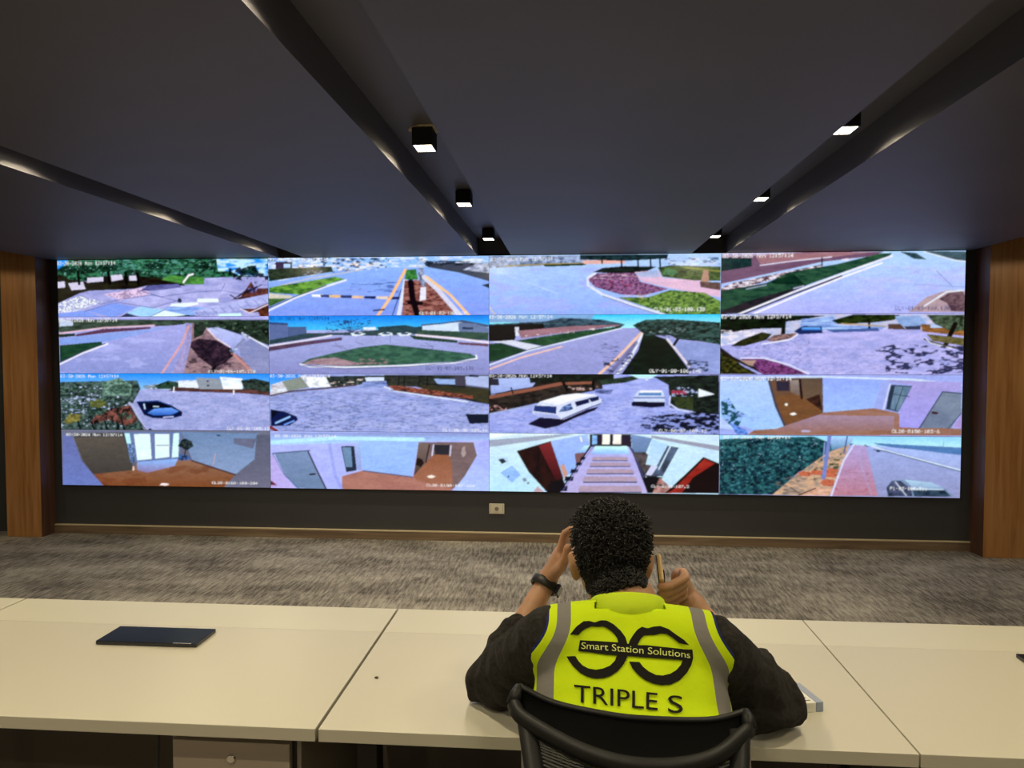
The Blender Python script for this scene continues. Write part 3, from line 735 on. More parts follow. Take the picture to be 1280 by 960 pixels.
# --- row 2, column 3: road with trees
f = mk(1, 2, 388)
f.grad(FULL, '#9ca0d4', '#8c90c4')
f.grad([(0, 15), (1280, 15), (1280, 90), (0, 90)], '#30bcf0', '#a0e4f8')
f.grad([(20, 20), (600, 18), (560, 60), (20, 60)], '#7ca8d4', '#7c98c0')
f.fill([(20, 70), (330, 55), (420, 35), (640, 45), (760, 70), (740, 85), (480, 85), (20, 110)], '#20303c', '#4c6474', (12, 5))
f.fill([(20, 75), (320, 65), (330, 95), (180, 120), (160, 160), (20, 160)], '#100c14', '#1c181c', (30, 10)); f.fill([(165, 85), (188, 85), (190, 130), (170, 135)], '#c8ccd8')
f.fill([(180, 105), (480, 80), (740, 72), (720, 80), (470, 110), (200, 145)], '#a07884', '#8c6874', (40, 6))
f.fill([(160, 160), (480, 110), (735, 82), (740, 92), (520, 140), (330, 188)], '#1c3c2c', '#34583c', (14, 5)); f.spk([(220, 130), (600, 85), (600, 100), (230, 150)], '#d8d0d0', .15, (14, 5), .9)
f.fill([(22, 175), (90, 170), (245, 212), (22, 275)], '#183428', '#284830', (14, 6)); f.fill([(22, 165), (150, 155), (320, 190), (240, 208), (100, 170)], '#c8ccdc')
f.line([(22, 290), (240, 212), (500, 150), (740, 92)], '#ccd4ec', 7); f.line([(22, 280), (240, 206), (400, 168)], '#30384c', 4); f.line([(22, 312), (200, 248), (420, 190)], '#e0b8ac', 8)
f.spk([(560, 150), (820, 130), (800, 270), (600, 240)], '#484c78', .15, (30, 3), .8)
f.line([(620, 340), (720, 250), (845, 118)], '#e0b8a4', 14); f.line([(720, 335), (790, 250), (855, 118)], '#d4d8e8', 13); f.line([(680, 335), (820, 170)], '#585474', 20, .6)
f.fill([(860, 110), (980, 150), (1090, 300), (1100, 340), (740, 340), (830, 210)], '#0c1814', '#1c2c24', (20, 8), .6)
f.fill([(980, 150), (1265, 180), (1265, 340), (1130, 320), (1040, 230)], '#909cd0', '#8490c4', (40, 12)); f.line([(985, 150), (1050, 230), (1100, 295)], '#d0c8d4', 12)
f.fill([(800, 75), (870, 45), (1000, 42), (1265, 60), (1265, 180), (1150, 160), (1040, 150), (1000, 130), (870, 130)], '#182420', '#44605c', (9, 5)); f.spk([(880, 90), (1100, 90), (1060, 140), (900, 130)], '#90a4a8', .25, (16, 3), .8)
f.line([(1040, 150), (1020, 180)], '#181014', 14); f.spk([(1090, 260), (1200, 270), (1200, 330), (1090, 330)], '#283040', .6, (10, 4), .9); f.spk([(640, 270), (800, 220), (800, 330), (660, 330)], '#242440', .35, (14, 5), .9)
for k in range(7): f.line([(1030, 135), (850 + k * 58, 60 + abs(k - 3) * 12)], '#141c1c', 5, .7)
f.spk([(820, 60), (1265, 60), (1265, 175), (1050, 150), (830, 110)], '#0c1414', .35, (14, 4), .8)
done(f, (1, 2), 'CLY-01-08-106.140', 22, 22, 350, ix=890, iy=312, iw=275)
# --- row 3, column 3: two white cars
f = mk(2, 2, 462)
f.fill(FULL, '#8c98d8', '#a8b0e8', (30, 7)); f.spk([(0, 150), (1280, 150), (1280, 350), (0, 350)], '#6874ac', .35, (10, 2.5), .5)
f.fill([(20, 22), (640, 22), (640, 100), (22, 235)], '#141418', '#3c3430', (16, 6))
f.grad([(30, 45), (300, 40), (260, 90), (130, 110), (35, 135)], '#a8b8e8', '#90a0d4'); f.fill([(30, 45), (75, 45), (80, 82), (30, 82)], '#30303c'); f.line([(30, 130), (300, 88)], '#30384c', 4); f.line([(30, 145), (280, 100), (420, 72), (580, 65)], '#885848', 18); f.line([(145, 95), (155, 125)], '#20242c', 8)
f.spk([(20, 190), (120, 185), (120, 215), (20, 215)], '#d0a0a0', .4, (8, 5), .8); f.spk([(460, 85), (620, 80), (620, 105), (440, 110)], '#d8b8b4', .4, (12, 4), .8)
f.line([(22, 236), (150, 210), (280, 190)], '#98a4c8', 7); f.line([(425, 60), (450, 108)], '#0c0c14', 16); f.line([(588, 45), (590, 105)], '#0c0c14', 14)
f.fill([(240, 25), (700, 22), (700, 55), (560, 62), (250, 70)], '#0c1014', '#242c24', (12, 5))
f.fill([(620, 55), (830, 28), (860, 40), (760, 68), (640, 80)], '#1c2824', '#38483c', (9, 4)); f.grad([(780, 22), (940, 22), (900, 45), (830, 45)], '#a8e4f8', '#c4e0f8'); f.blob(875, 52, 9, 6, '#c8ccf0')
f.fill([(910, 35), (1258, 25), (1258, 340), (1200, 330), (1120, 220), (1000, 200), (990, 80)], '#101418', '#2c3830', (14, 7)); f.fill([(1005, 110), (1090, 110), (1085, 130), (1005, 128)], '#98384c'); f.fill([(1150, 100), (1235, 130), (1150, 145)], '#d8e0f8'); f.spk([(1010, 90), (1150, 95), (1150, 140), (1010, 140)], '#a8b8e0', .3, (10, 6), .9)
f.fill([(1010, 145), (1120, 145), (1120, 215), (1040, 205)], '#283424', '#40482c', (8, 4)); f.line([(1000, 140), (995, 180), (1040, 210), (1130, 230)], '#c0c8e8', 8)
f.fill([(920, 245), (1110, 225), (1258, 240), (1258, 345), (900, 330)], '#8490cc', '#181c30', (14, 5), .45, .05); f.spk([(840, 240), (1000, 225), (960, 330), (840, 330)], '#242c4c', .3, (14, 4), .9)
f.fill([(600, 100), (700, 105), (680, 130), (600, 125)], '#8c98d8', '#303c64', (16, 4))
f.fill([(235, 290), (300, 255), (440, 262), (560, 210), (620, 195), (600, 215), (480, 262), (400, 300), (330, 315)], '#181430')
f.fill([(262, 215), (300, 170), (420, 135), (500, 125), (600, 130), (635, 158), (632, 185), (560, 208), (430, 265), (280, 245), (262, 230)], '#c8d0f4'); f.grad([(310, 168), (420, 136), (500, 126), (600, 132), (480, 160), (400, 190)], '#f4f4f4', '#d8dcf4')
f.fill([(275, 190), (392, 195), (390, 235), (265, 220)], '#283870'); f.fill([(405, 225), (425, 195), (470, 178), (482, 210), (440, 222)], '#203068', '#90b0e8', (12, 6), .6); f.fill([(490, 170), (565, 152), (570, 175), (500, 196)], '#18204c'); f.fill([(563, 150), (618, 140), (622, 160), (580, 172)], '#182450'); f.line([(425, 262), (560, 205), (630, 180)], '#484c78', 6); f.fill([(265, 225), (390, 240), (420, 262), (280, 244)], '#a0a8d8')
f.fill([(795, 175), (810, 165), (970, 165), (972, 195), (900, 202), (795, 192)], '#141430')
f.fill([(803, 145), (830, 112), (960, 110), (972, 145), (970, 172), (808, 168)], '#c0ccf4'); f.fill([(835, 122), (950, 120), (955, 136), (830, 136)], '#5080b8'); f.fill([(840, 110), (955, 110), (952, 120), (842, 121)], '#f0f8fc'); f.line([(808, 148), (970, 148)], '#6070a4', 8)
done(f, (2, 2), 'CLY-BG-07-105.12', 24, 22, 345, ix=940, iy=318, iw=255)
# --- row 4, column 3: tiled hall
f = mk(3, 2, 536)
f.grad(FULL, '#c0dcfc', '#b4d4fc')
f.grad([(20, 25), (560, 25), (360, 70), (175, 120), (330, 345), (20, 345)], '#c4dcfc', '#b0d8ff'); f.fill([(22, 60), (420, 28), (490, 28), (300, 60), (22, 98)], '#98a0b4'); f.fill([(22, 30), (200, 28), (22, 50)], '#e0fcf0')
f.fill([(790, 22), (1258, 30), (1258, 110), (1000, 60)], '#c4dcf8'); f.fill([(900, 35), (1258, 92), (1258, 118), (900, 48)], '#9498ac')
f.grad([(360, 65), (560, 28), (575, 120), (490, 230), (430, 260)], '#9cb4f0', '#88a8f0'); f.grad([(790, 28), (905, 50), (870, 130), (800, 125)], '#7890bc', '#647ca0')
f.fill([(175, 118), (360, 65), (390, 150), (430, 265), (430, 345), (345, 345), (240, 230)], '#201418', '#341c1c', (20, 30)); f.grad([(295, 90), (360, 68), (425, 262), (390, 275), (350, 200)], '#7c3034', '#401820')
f.fill([(490, 135), (560, 90), (590, 95), (575, 125), (500, 200)], '#78585c'); f.grad([(540, 92), (570, 88), (570, 125), (500, 130)], '#c0e8ff', '#78a0e0')
f.fill([(412, 200), (430, 185), (455, 240), (435, 265)], '#c09484')
f.fill([(570, 28), (790, 28), (795, 95), (570, 95)], '#302838'); f.fill([(640, 28), (680, 28), (678, 82), (638, 82)], '#f8ecdc'); f.fill([(697, 28), (740, 28), (738, 82), (695, 82)], '#f4e8dc'); f.fill([(585, 35), (610, 35), (610, 80), (585, 85)], '#5878b0', '#90c0f0', (8, 8)); f.line([(522, 45), (528, 66)], '#fff8d0', 8)
f.fill([(570, 90), (790, 90), (830, 160), (905, 345), (400, 345), (520, 170)], '#1c1c2c')
f.grad([(580, 95), (780, 95), (800, 130), (880, 345), (410, 345), (555, 130)], '#a8a8e0', '#b0a8d4')
f.grad([(600, 92), (770, 92), (790, 135), (580, 135)], '#c0f0ff', '#8cb0f0')
for k, (y, h_) in enumerate([(150, 22), (180, 24), (215, 28), (255, 34), (305, 40)]):
    w_ = 105 + (y - 90) * .75
    for sx in (-1, 1):
        cx = 680 + sx * (w_ * .95)
        g = 13 + k * 3.4
        f.fill([(cx - g, y), (cx + g, y), (cx + g + sx * 6, y + h_ * .72), (cx - g + sx * 6, y + h_ * .72)], '#1c1c30')
    f.line([(680 - w_ * .62, y + h_ * .9), (680 + w_ * .62, y + h_ * .9)], '#181828', 4 + k * .8)
    f.grad([(680 - w_ * .6, y), (680 + w_ * .6, y), (680 + w_ * .65, y + h_ * .75), (680 - w_ * .65, y + h_ * .75)], '#a894a8', '#a894a8')
f.line([(590, 95), (420, 340)], '#60689c', 3); f.line([(790, 95), (895, 340)], '#60689c', 3)
f.fill([(360, 280), (430, 275), (440, 300), (400, 345), (340, 345)], '#18141c'); f.fill([(860, 260), (930, 255), (960, 260), (905, 345), (880, 345)], '#181820')
f.fill([(800, 125), (870, 125), (940, 200), (930, 255), (870, 255)], '#5c5458', '#20242c', (20, 16), .55)
f.grad([(905, 55), (985, 85), (930, 200), (870, 190)], '#a8ccf8', '#b8d4f8'); f.fill([(930, 195), (985, 90), (1045, 100), (960, 255), (900, 250)], '#60708c', '#384050', (20, 20)); f.line([(1000, 95), (940, 215)], '#c0d8ec', 7)
f.fill([(870, 245), (900, 195), (935, 200), (900, 250)], '#c4c8e4'); f.fill([(905, 345), (945, 260), (1010, 320), (980, 345)], '#b48c88', '#885c58', (12, 8)); f.line([(925, 300), (975, 305)], '#302428', 10)
f.fill([(1010, 310), (1175, 150), (1258, 185), (1258, 345), (970, 345)], '#201418'); f.fill([(1010, 330), (1180, 160), (1235, 185), (1120, 260), (1060, 345), (980, 345)], '#98342c', '#782420', (30, 20))
f.grad([(85, 235), (150, 195), (198, 245), (150, 288)], '#90b4ec', '#8cb0ec'); f.fill([(75, 165), (100, 155), (120, 175), (95, 188)], '#303848'); f.line([(70, 158), (120, 158), (125, 180)], '#9cb4d8', 4); f.fill([(205, 265), (225, 262), (232, 280), (212, 282)], '#8090a8'); f.blob(130, 255, 4, 5, '#182030'); f.blob(238, 290, 6, 5, '#405c50')
f.fill([(290, 305), (330, 345), (260, 345)], '#b89ca8')
done(f, (3, 2), 'CLY-B1G0-107.3', 30, 20, 350, ix=900, iy=300, iw=200)
# --- row 1, column 4: wide road
f = mk(0, 3, 306)
f.grad(FULL, '#a8c8f8', '#a4a8e8'); f.spk([(400, 100), (1258, 100), (1258, 345), (200, 345)], '#b0b4f0', .4, (80, 20), .6)
f.fill([(28, 30), (850, 28), (800, 50), (540, 80), (28, 190)], '#785c74', '#6c5068', (50, 8)); f.fill([(200, 40), (820, 28), (540, 62), (230, 90)], '#a07880', '#946c74', (40, 6)); f.grad([(28, 30), (480, 28), (300, 42), (28, 60)], '#b4b0d0', '#a07c90')
f.line([(230, 97), (400, 75), (590, 55)], '#d8d4ec', 5); f.fill([(28, 60), (185, 62), (188, 102), (28, 128)], '#14282c', '#284444', (8, 5))
f.fill([(28, 210), (90, 185), (380, 125), (540, 92), (540, 104), (300, 165), (130, 215), (28, 225)], '#583c48', '#dcd4e0', (9, 4), .5, .15); f.line([(542, 60), (542, 98)], '#142024', 7)
f.fill([(28, 225), (260, 185), (380, 130), (620, 90), (830, 38), (890, 35), (880, 48), (480, 190), (140, 335), (28, 342)], '#1c3c34', '#385c44', (20, 6)); f.fill([(28, 325), (200, 265), (430, 205), (470, 195), (140, 335), (28, 342)], '#1c2028', '#342c34', (20, 6))
f.spk([(640, 65), (720, 60), (700, 78), (640, 85)], '#e0d4e4', .5, (14, 5), .9); f.fill([(280, 180), (400, 140), (460, 195), (300, 190)], '#102824', '#1c3c2c', (12, 5)); f.line([(160, 215), (260, 195)], '#909cb0', 6); f.line([(400, 212), (450, 200)], '#a8a8c4', 6)
f.line([(110, 345), (400, 230), (640, 140), (890, 50)], '#dcdcf4', 10); f.line([(140, 342), (420, 232), (640, 150)], '#3c405c', 9); f.line([(190, 342), (440, 238), (640, 158), (840, 85)], '#e8e4f8', 9)
f.fill([(930, 28), (1010, 35), (1060, 68), (1000, 65)], '#243840', '#405864', (9, 4)); f.fill([(1050, 25), (1258, 28), (1258, 75), (1200, 70), (1100, 45)], '#384c54', '#506470', (16, 4)); f.line([(1050, 30), (1200, 72), (1258, 78)], '#d4dcf0', 6)
f.line([(1110, 125), (1190, 205)], '#606c9c', 3, .8); f.line([(1000, 190), (1250, 205)], '#8088b8', 4, .5)
f.fill([(970, 330), (1060, 255), (1160, 220), (1250, 222), (1252, 330)], '#b0989c', '#a08c9c', (40, 8)); f.line([(1050, 300), (1160, 228), (1240, 222)], '#d4dcec', 7); f.fill([(1120, 265), (1170, 235), (1235, 225), (1250, 250), (1250, 330), (1180, 325), (1160, 285)], '#483440', '#786068', (9, 6))
done(f, (0, 3), 'CLY-01-05-100.130', 40, 40, 360, ix=905, iy=302, iw=270, idc='#303460')
# --- row 2, column 4: cobbled road with tree shade
f = mk(1, 3, 384)
f.fill(FULL, '#989cd4', '#b4b0e4', (40, 10)); f.spk([(60, 190), (480, 150), (500, 330), (60, 300)], '#7078ac', .4, (7, 2.5), .6); f.spk([(450, 200), (900, 200), (900, 330), (500, 330)], '#8084b8', .3, (9, 2.5), .5)
f.fill([(24, 32), (1248, 32), (1248, 110), (860, 105), (600, 110), (410, 130), (24, 190)], '#9cb0d8', '#c4bcd0', (20, 5))
f.fill([(24, 40), (420, 36), (560, 38), (420, 62), (340, 70), (340, 100), (200, 105), (24, 130)], '#08100c', '#20301c', (16, 6), .62)
f.spk([(24, 110), (260, 110), (260, 160), (24, 190)], '#e0d8e4', .5, (14, 4), .9); f.fill([(130, 160), (240, 120), (290, 130), (260, 160), (150, 190), (80, 190)], '#141c10', '#3c3c20', (10, 5))
f.line([(350, 70), (345, 140)], '#181c14', 22); f.fill([(260, 160), (300, 135), (410, 125), (410, 145), (300, 170)], '#9c7c7c', '#483c34', (10, 4)); f.line([(240, 180), (380, 158), (420, 132)], '#d4d4ec', 7)
f.fill([(440, 55), (600, 45), (620, 85), (860, 95), (840, 105), (540, 110), (430, 100)], '#a8c4f0', '#607cc0', (40, 4)); f.fill([(425, 100), (450, 90), (540, 92), (545, 125), (430, 132), (400, 118)], '#203060'); f.grad([(440, 98), (530, 96), (540, 110), (440, 110)], '#68a8f0', '#4078c8')
f.fill([(560, 108), (820, 100), (830, 115), (600, 122)], '#485c94'); f.fill([(590, 62), (700, 32), (930, 34), (900, 60), (780, 75), (620, 80)], '#10180c', '#30401c', (12, 5)); f.line([(775, 60), (778, 98)], '#141810', 12); f.line([(640, 78), (860, 92)], '#a89068', 6)
f.fill([(905, 40), (1030, 40), (1060, 75), (1040, 95), (930, 95)], '#7c98c8', '#90a8d4', (20, 8)); f.fill([(870, 80), (930, 78), (960, 108), (870, 105)], '#584438'); f.fill([(950, 92), (1030, 88), (1030, 108), (960, 108)], '#383c54')
f.fill([(1030, 80), (1248, 90), (1248, 140), (1040, 118)], '#a07040', '#6c4c30', (14, 5)); f.fill([(1080, 82), (1200, 90), (1190, 100), (1080, 98)], '#a8bce0')
f.fill([(1060, 34), (1248, 34), (1248, 110), (1190, 120), (1100, 80)], '#182014', '#5c6c58', (9, 5)); f.line([(1200, 80), (1150, 190)], '#181410', 24); f.line([(1050, 155), (1100, 175), (1248, 210)], '#483c34', 9); f.line([(1055, 150), (1080, 175), (1180, 200)], '#c8ccd8', 6); f.fill([(1060, 130), (1248, 150), (1248, 190), (1090, 165)], '#4c4c2c', '#807450', (12, 4))
m = f.mask([(800, 205), (900, 180), (1248, 190), (1248, 320), (1040, 335), (860, 320), (850, 250)]); f.spk(None, '#242848', .52, (16, 6), .95, m=m)
f.fill([(24, 200), (80, 240), (140, 290), (220, 330), (24, 330)], '#141c10', '#605c28', (10, 6), .6); f.line([(28, 205), (90, 250), (200, 300), (260, 330)], '#28201c', 16)
f.fill([(120, 250), (220, 248), (330, 275), (440, 318), (470, 332), (240, 332), (200, 290)], '#381c34', '#8c508c', (6, 4)); f.fill([(130, 262), (210, 262), (190, 290), (170, 285)], '#a88c80'); f.line([(130, 250), (250, 250), (380, 285), (475, 330)], '#ccccec', 8)
done(f, (1, 3), 'CLY-01-09-105.130', 30, 34, 360, ix=1400, iy=320)
# --- row 3, column 4: lobby with lift
f = mk(2, 3, 462)
f.grad(FULL, '#98a4e0', '#98a4e0')
f.grad([(22, 50), (270, 45), (300, 150), (360, 290), (200, 300), (22, 240)], '#a8c0f0', '#98bcf4')
f.grad([(545, 38), (840, 50), (800, 190), (548, 212)], '#90a4ec', '#98b4f8'); f.fill([(270, 42), (545, 38), (548, 212), (360, 290), (310, 180)], '#6c5040', '#584034', (60, 30))
f.fill([(310, 55), (378, 58), (378, 105), (315, 105)], '#343040'); f.fill([(300, 130), (430, 115), (548, 208), (360, 288)], '#785438', '#6c4c34', (60, 20)); f.grad([(440, 42), (542, 40), (542, 180), (450, 140)], '#605044', '#6c5848'); f.line([(430, 50), (440, 140)], '#201820', 12); f.grad([(380, 50), (425, 50), (430, 130), (385, 110)], '#8c807c', '#706058'); f.fill([(460, 145), (530, 120), (545, 205)], '#483028', '#30201c', (16, 6)); f.line([(272, 45), (310, 180), (360, 290)], '#484454', 12)
f.fill([(200, 300), (360, 290), (548, 212), (800, 190), (925, 215), (930, 285), (1230, 292), (1230, 328), (160, 325)], '#8c6450', '#987468', (60, 14)); f.grad([(380, 270), (520, 225), (900, 230), (900, 300), (260, 310)], '#9c8498', '#906c64')
f.blob(362, 172, 7, 7, '#fff0e0'); f.blob(397, 219, 16, 6, '#fff4e8'); f.blob(460, 305, 24, 6, '#b4a8c8')
f.line([(22, 38), (545, 34), (1000, 48), (1230, 75)], '#c4d4fc', 9); f.grad([(840, 50), (1230, 60), (1230, 110), (1130, 105), (1030, 290), (925, 285), (930, 200), (990, 75)], '#a098d0', '#9c98e0')
f.fill([(880, 72), (990, 80), (920, 210), (860, 195)], '#303c50'); f.fill([(905, 80), (985, 85), (920, 205), (880, 195)], '#70889c', '#5c7490', (8, 40)); f.line([(945, 85), (905, 200)], '#28303c', 4); f.line([(890, 120), (975, 132)], '#384450', 4); f.line([(880, 72), (848, 195)], '#c0c8f0', 9)
f.fill([(1135, 108), (1230, 118), (1230, 210), (1180, 290), (1025, 290)], '#7c889c', '#6c7890', (60, 40)); f.line([(1230, 116), (1138, 108), (1024, 290)], '#40485c', 6); f.line([(1090, 212), (1110, 215)], '#402020', 12); f.fill([(1190, 285), (1230, 220), (1230, 290)], '#a490c8'); f.line([(1230, 215), (1165, 292)], '#485068', 5)
f.fill([(30, 150), (70, 140), (110, 200), (150, 220), (120, 280), (70, 270), (35, 230)], '#8cb0e8', '#204c58', (9, 6), .48, .06); f.fill([(22, 235), (110, 300), (22, 290)], '#b0c4f8'); f.fill([(70, 260), (160, 300), (170, 322), (110, 320)], '#305098', '#7098e8', (9, 4)); f.spk([(100, 180), (230, 220), (220, 280), (120, 290)], '#7c90cc', .3, (30, 14), .5)
f.text('03-30-2026 Mon 12:57:14', 30, 34, 350, 17, '#303c60')
feeds[(2, 3)] = None
done(f, (2, 3), 'CL20-B150-103-6', 30, 34, 360, dc='#f4f8ff', ix=890, iy=298, iw=235)
# --- row 4, column 4: hedge and highway
f = mk(3, 3, 538)
f.grad(FULL, '#98a8dc', '#8c90b8'); f.grad([(22, 22), (1235, 24), (1235, 100), (700, 72), (22, 60)], '#8cc8fc', '#b4e0fc')
f.fill([(800, 62), (900, 68), (1232, 85), (1232, 122), (950, 95), (820, 72)], '#587cb4', '#5078a8', (20, 4)); f.grad([(1000, 95), (1232, 125), (1232, 190), (800, 75)], '#a4b8ec', '#98a4d0')
f.fill([(22, 45), (100, 40), (500, 30), (580, 60), (700, 65), (560, 140), (420, 210), (300, 320), (22, 320)], '#102c3c', '#3c7478', (10, 6), .55, .25); f.spk([(22, 45), (560, 40), (420, 200), (22, 250)], '#90b4cc', .07, (5, 4), .8); f.spk([(22, 180), (420, 180), (300, 320), (22, 320)], '#0c1c2c', .4, (20, 10), .7)
f.grad([(580, 30), (700, 35), (680, 75), (590, 100)], '#a4c8f4', '#587c98'); f.fill([(570, 110), (680, 70), (640, 180), (580, 325), (290, 322), (420, 215)], '#90847c', '#d0a888', (14, 5)); f.spk([(500, 150), (640, 110), (620, 200), (500, 250)], '#2c4834', .4, (16, 6), .9); f.spk([(300, 250), (520, 200), (500, 320), (300, 320)], '#686460', .35, (18, 5), .8)
for x, y in ((590, 202), (585, 222), (570, 260), (515, 210), (455, 216)): f.blob(x, y, 34, 13 + (y > 250) * 6, '#b8664c', '#985040')
f.fill([(420, 325), (500, 285), (590, 288), (580, 325)], '#d8b09c', '#b88c70', (12, 5)); f.line([(425, 322), (510, 288)], '#382c30', 6); f.line([(385, 285), (440, 320)], '#483838', 4)
f.grad([(700, 70), (760, 75), (820, 325), (585, 325), (660, 120)], '#a898c8', '#b07c8c'); f.spk([(600, 180), (780, 180), (800, 325), (600, 325)], '#984c58', .12, (16, 4), .6)
f.line([(700, 72), (650, 150), (588, 325)], '#c8c8ec', 9); f.line([(725, 75), (745, 200), (790, 325)], '#a0a0cc', 5, .6)
f.line([(790, 78), (900, 112), (1232, 200)], '#c4d4f4', 9); f.line([(800, 96), (860, 104), (1232, 206)], '#283c50', 4); f.blob(822, 102, 10, 6, '#182830'); f.line([(755, 72), (770, 80)], '#283848', 5)
f.line([(580, 25), (550, 235)], '#7080bc', 19); f.line([(668, 30), (652, 110)], '#485c8c', 7); f.line([(1140, 85), (1145, 55)], '#7090b0', 3); f.line([(555, 60), (548, 150)], '#90a0d4', 5)
f.fill([(860, 290), (885, 250), (960, 242), (1090, 265), (1160, 295), (1195, 330), (870, 330)], '#788cac'); f.grad([(950, 245), (1080, 258), (1150, 288), (1000, 290)], '#a8c8e0', '#88a0c0'); f.fill([(862, 285), (888, 252), (930, 250), (985, 290), (990, 328), (870, 328)], '#283040', '#586080', (14, 10)); f.fill([(990, 295), (1150, 298), (1180, 330), (1000, 330)], '#202c3c', '#405468', (20, 8)); f.line([(985, 292), (1140, 294)], '#c8dcf0', 5); f.line([(905, 255), (960, 325)], '#c0c8dc', 5)
for x, y, rx, ry in ((120, 120, 90, 40), (300, 100, 90, 36), (420, 90, 80, 36), (200, 220, 110, 40), (90, 280, 60, 30)): f.blob(x, y, rx, ry, '#183848', '#48868c', .55, (7, 5), .4)
f.spk([(22, 60), (560, 45), (420, 215), (22, 320)], '#08141c', .3, (9, 7), .75)
done(f, (3, 3), 'F1-02-105.311', 44, 24, 340, ix=880, iy=282, iw=185)

def feed_material():
    m = bpy.data.materials.new('led_picture')
    m.use_nodes = True
    nt = m.node_tree; nt.nodes.clear()
    at = nt.nodes.new('ShaderNodeVertexColor'); at.layer_name = 'picture'
    em = nt.nodes.new('ShaderNodeEmission'); em.inputs[1].default_value = SCREEN
    gl = nt.nodes.new('ShaderNodeBsdfGlossy'); gl.inputs['Roughness'].default_value = .35; gl.inputs['Color'].default_value = (.03, .03, .03, 1)
    ad = nt.nodes.new('ShaderNodeAddShader'); out = nt.nodes.new('ShaderNodeOutputMaterial')
    nt.links.new(at.outputs[0], em.inputs[0]); nt.links.new(em.outputs[0], ad.inputs[0]); nt.links.new(gl.outputs[0], ad.inputs[1]); nt.links.new(ad.outputs[0], out.inputs[0])
    return m
M['feed'] = feed_material()
X0, X1, Z0, Z1, YS = -4.308, 3.007, .415, 2.318, 5.846
vw = empty('video_wall', ((X0 + X1) / 2, YS, Z0), 'wide video wall of sixteen security camera pictures above the skirting', 'video wall')
box('housing', X0, X1, YS + .003, YW, Z0, Z1, M['black_plastic'], vw, off=((X0 + X1) / 2, YS, Z0))
DESC = {(0, 0): 'stone terrace and trees', (1, 0): 'road with tree on median', (2, 0): 'blue car in cobbled car park', (3, 0): 'lobby with bright glass doors',
        (0, 1): 'road with striped speed bump', (1, 1): 'grassy roundabout island', (2, 1): 'empty cobbled plaza', (3, 1): 'white corridor with grey door',
        (0, 2): 'curving road beside flower beds', (1, 2): 'road past dark grass verge', (2, 2): 'two white cars on cobbles', (3, 2): 'hall with striped tile floor',
        (0, 3): 'wide empty road with grass verge', (1, 3): 'cobbled road dappled by tree shade', (2, 3): 'lobby with lift doors', (3, 3): 'highway beside a dark hedge'}
dx, dz = (X1 - X0) / 4, (Z1 - Z0) / 4
for (r, c), I in sorted(feeds.items()):
    nx, nz = FW, FH
    u = np.linspace(0, 1, nx); v = np.linspace(0, 1, nz)
    U, V = np.meshgrid(u, v)
    gap = .0012
    co = np.empty((nz, nx, 3))
    co[..., 0] = (c - 2) * dx + gap + U * (dx - 2 * gap)
    co[..., 1] = 0
    co[..., 2] = (4 - r) * dz - gap - V * (dz - 2 * gap)
    idx = np.arange(nx * nz).reshape(nz, nx)
    q = np.stack([idx[1:, :-1], idx[1:, 1:], idx[:-1, 1:], idx[:-1, :-1]], -1).reshape(-1)
    me = bpy.data.meshes.new('screen')
    nf = len(q) // 4
    me.vertices.add(nx * nz); me.vertices.foreach_set('co', co.reshape(-1).astype(np.float32))
    me.loops.add(len(q)); me.loops.foreach_set('vertex_index', q.astype(np.int32))
    me.polygons.add(nf); me.polygons.foreach_set('loop_start', np.arange(0, nf * 4, 4, dtype=np.int32))
    me.update(calc_edges=True)
    ca = me.color_attributes.new('picture', 'FLOAT_COLOR', 'POINT')
    rgba = np.ones((nx * nz, 4), np.float32); rgba[:, :3] = I.reshape(-1, 3)
    ca.data.foreach_set('color', rgba.reshape(-1))
    o = link('screen', me, M['feed'], vw)
    o['label'] = 'camera picture of ' + DESC[(r, c)]

# ------------------------------------------------------------------ wall socket
so = empty('wall_socket', (-.592, YW, .268), 'ivory wall socket on the dark wall below the video wall', 'socket')
bm = bmesh.new(); add_box(bm, -.062, .062, -.010, 0, -.042, .042, .003); obj('plate', bm, M['socket'], so)
bm = bmesh.new(); add_box(bm, -.024, .024, -.013, -.0095, -.024, .024, .001); ins = obj('insert', bm, M['socket'], so)
bm = bmesh.new(); add_lathe(bm, [(.016, 0), (.016, .0018), (.011, .0018), (.011, .0004)], 24, Matrix.Translation((0, -.013, 0)) @ Matrix.Rotation(math.pi / 2, 4, 'X')); obj('socket_well', bm, M['socket_dark'], ins)
for sx in (-1, 1):
    bm = bmesh.new(); add_box(bm, sx * .05 - .001, sx * .05 + .001, -.0108, -.0098, -.036, .036)
    obj('side_groove', bm, M['socket_dark'], so)

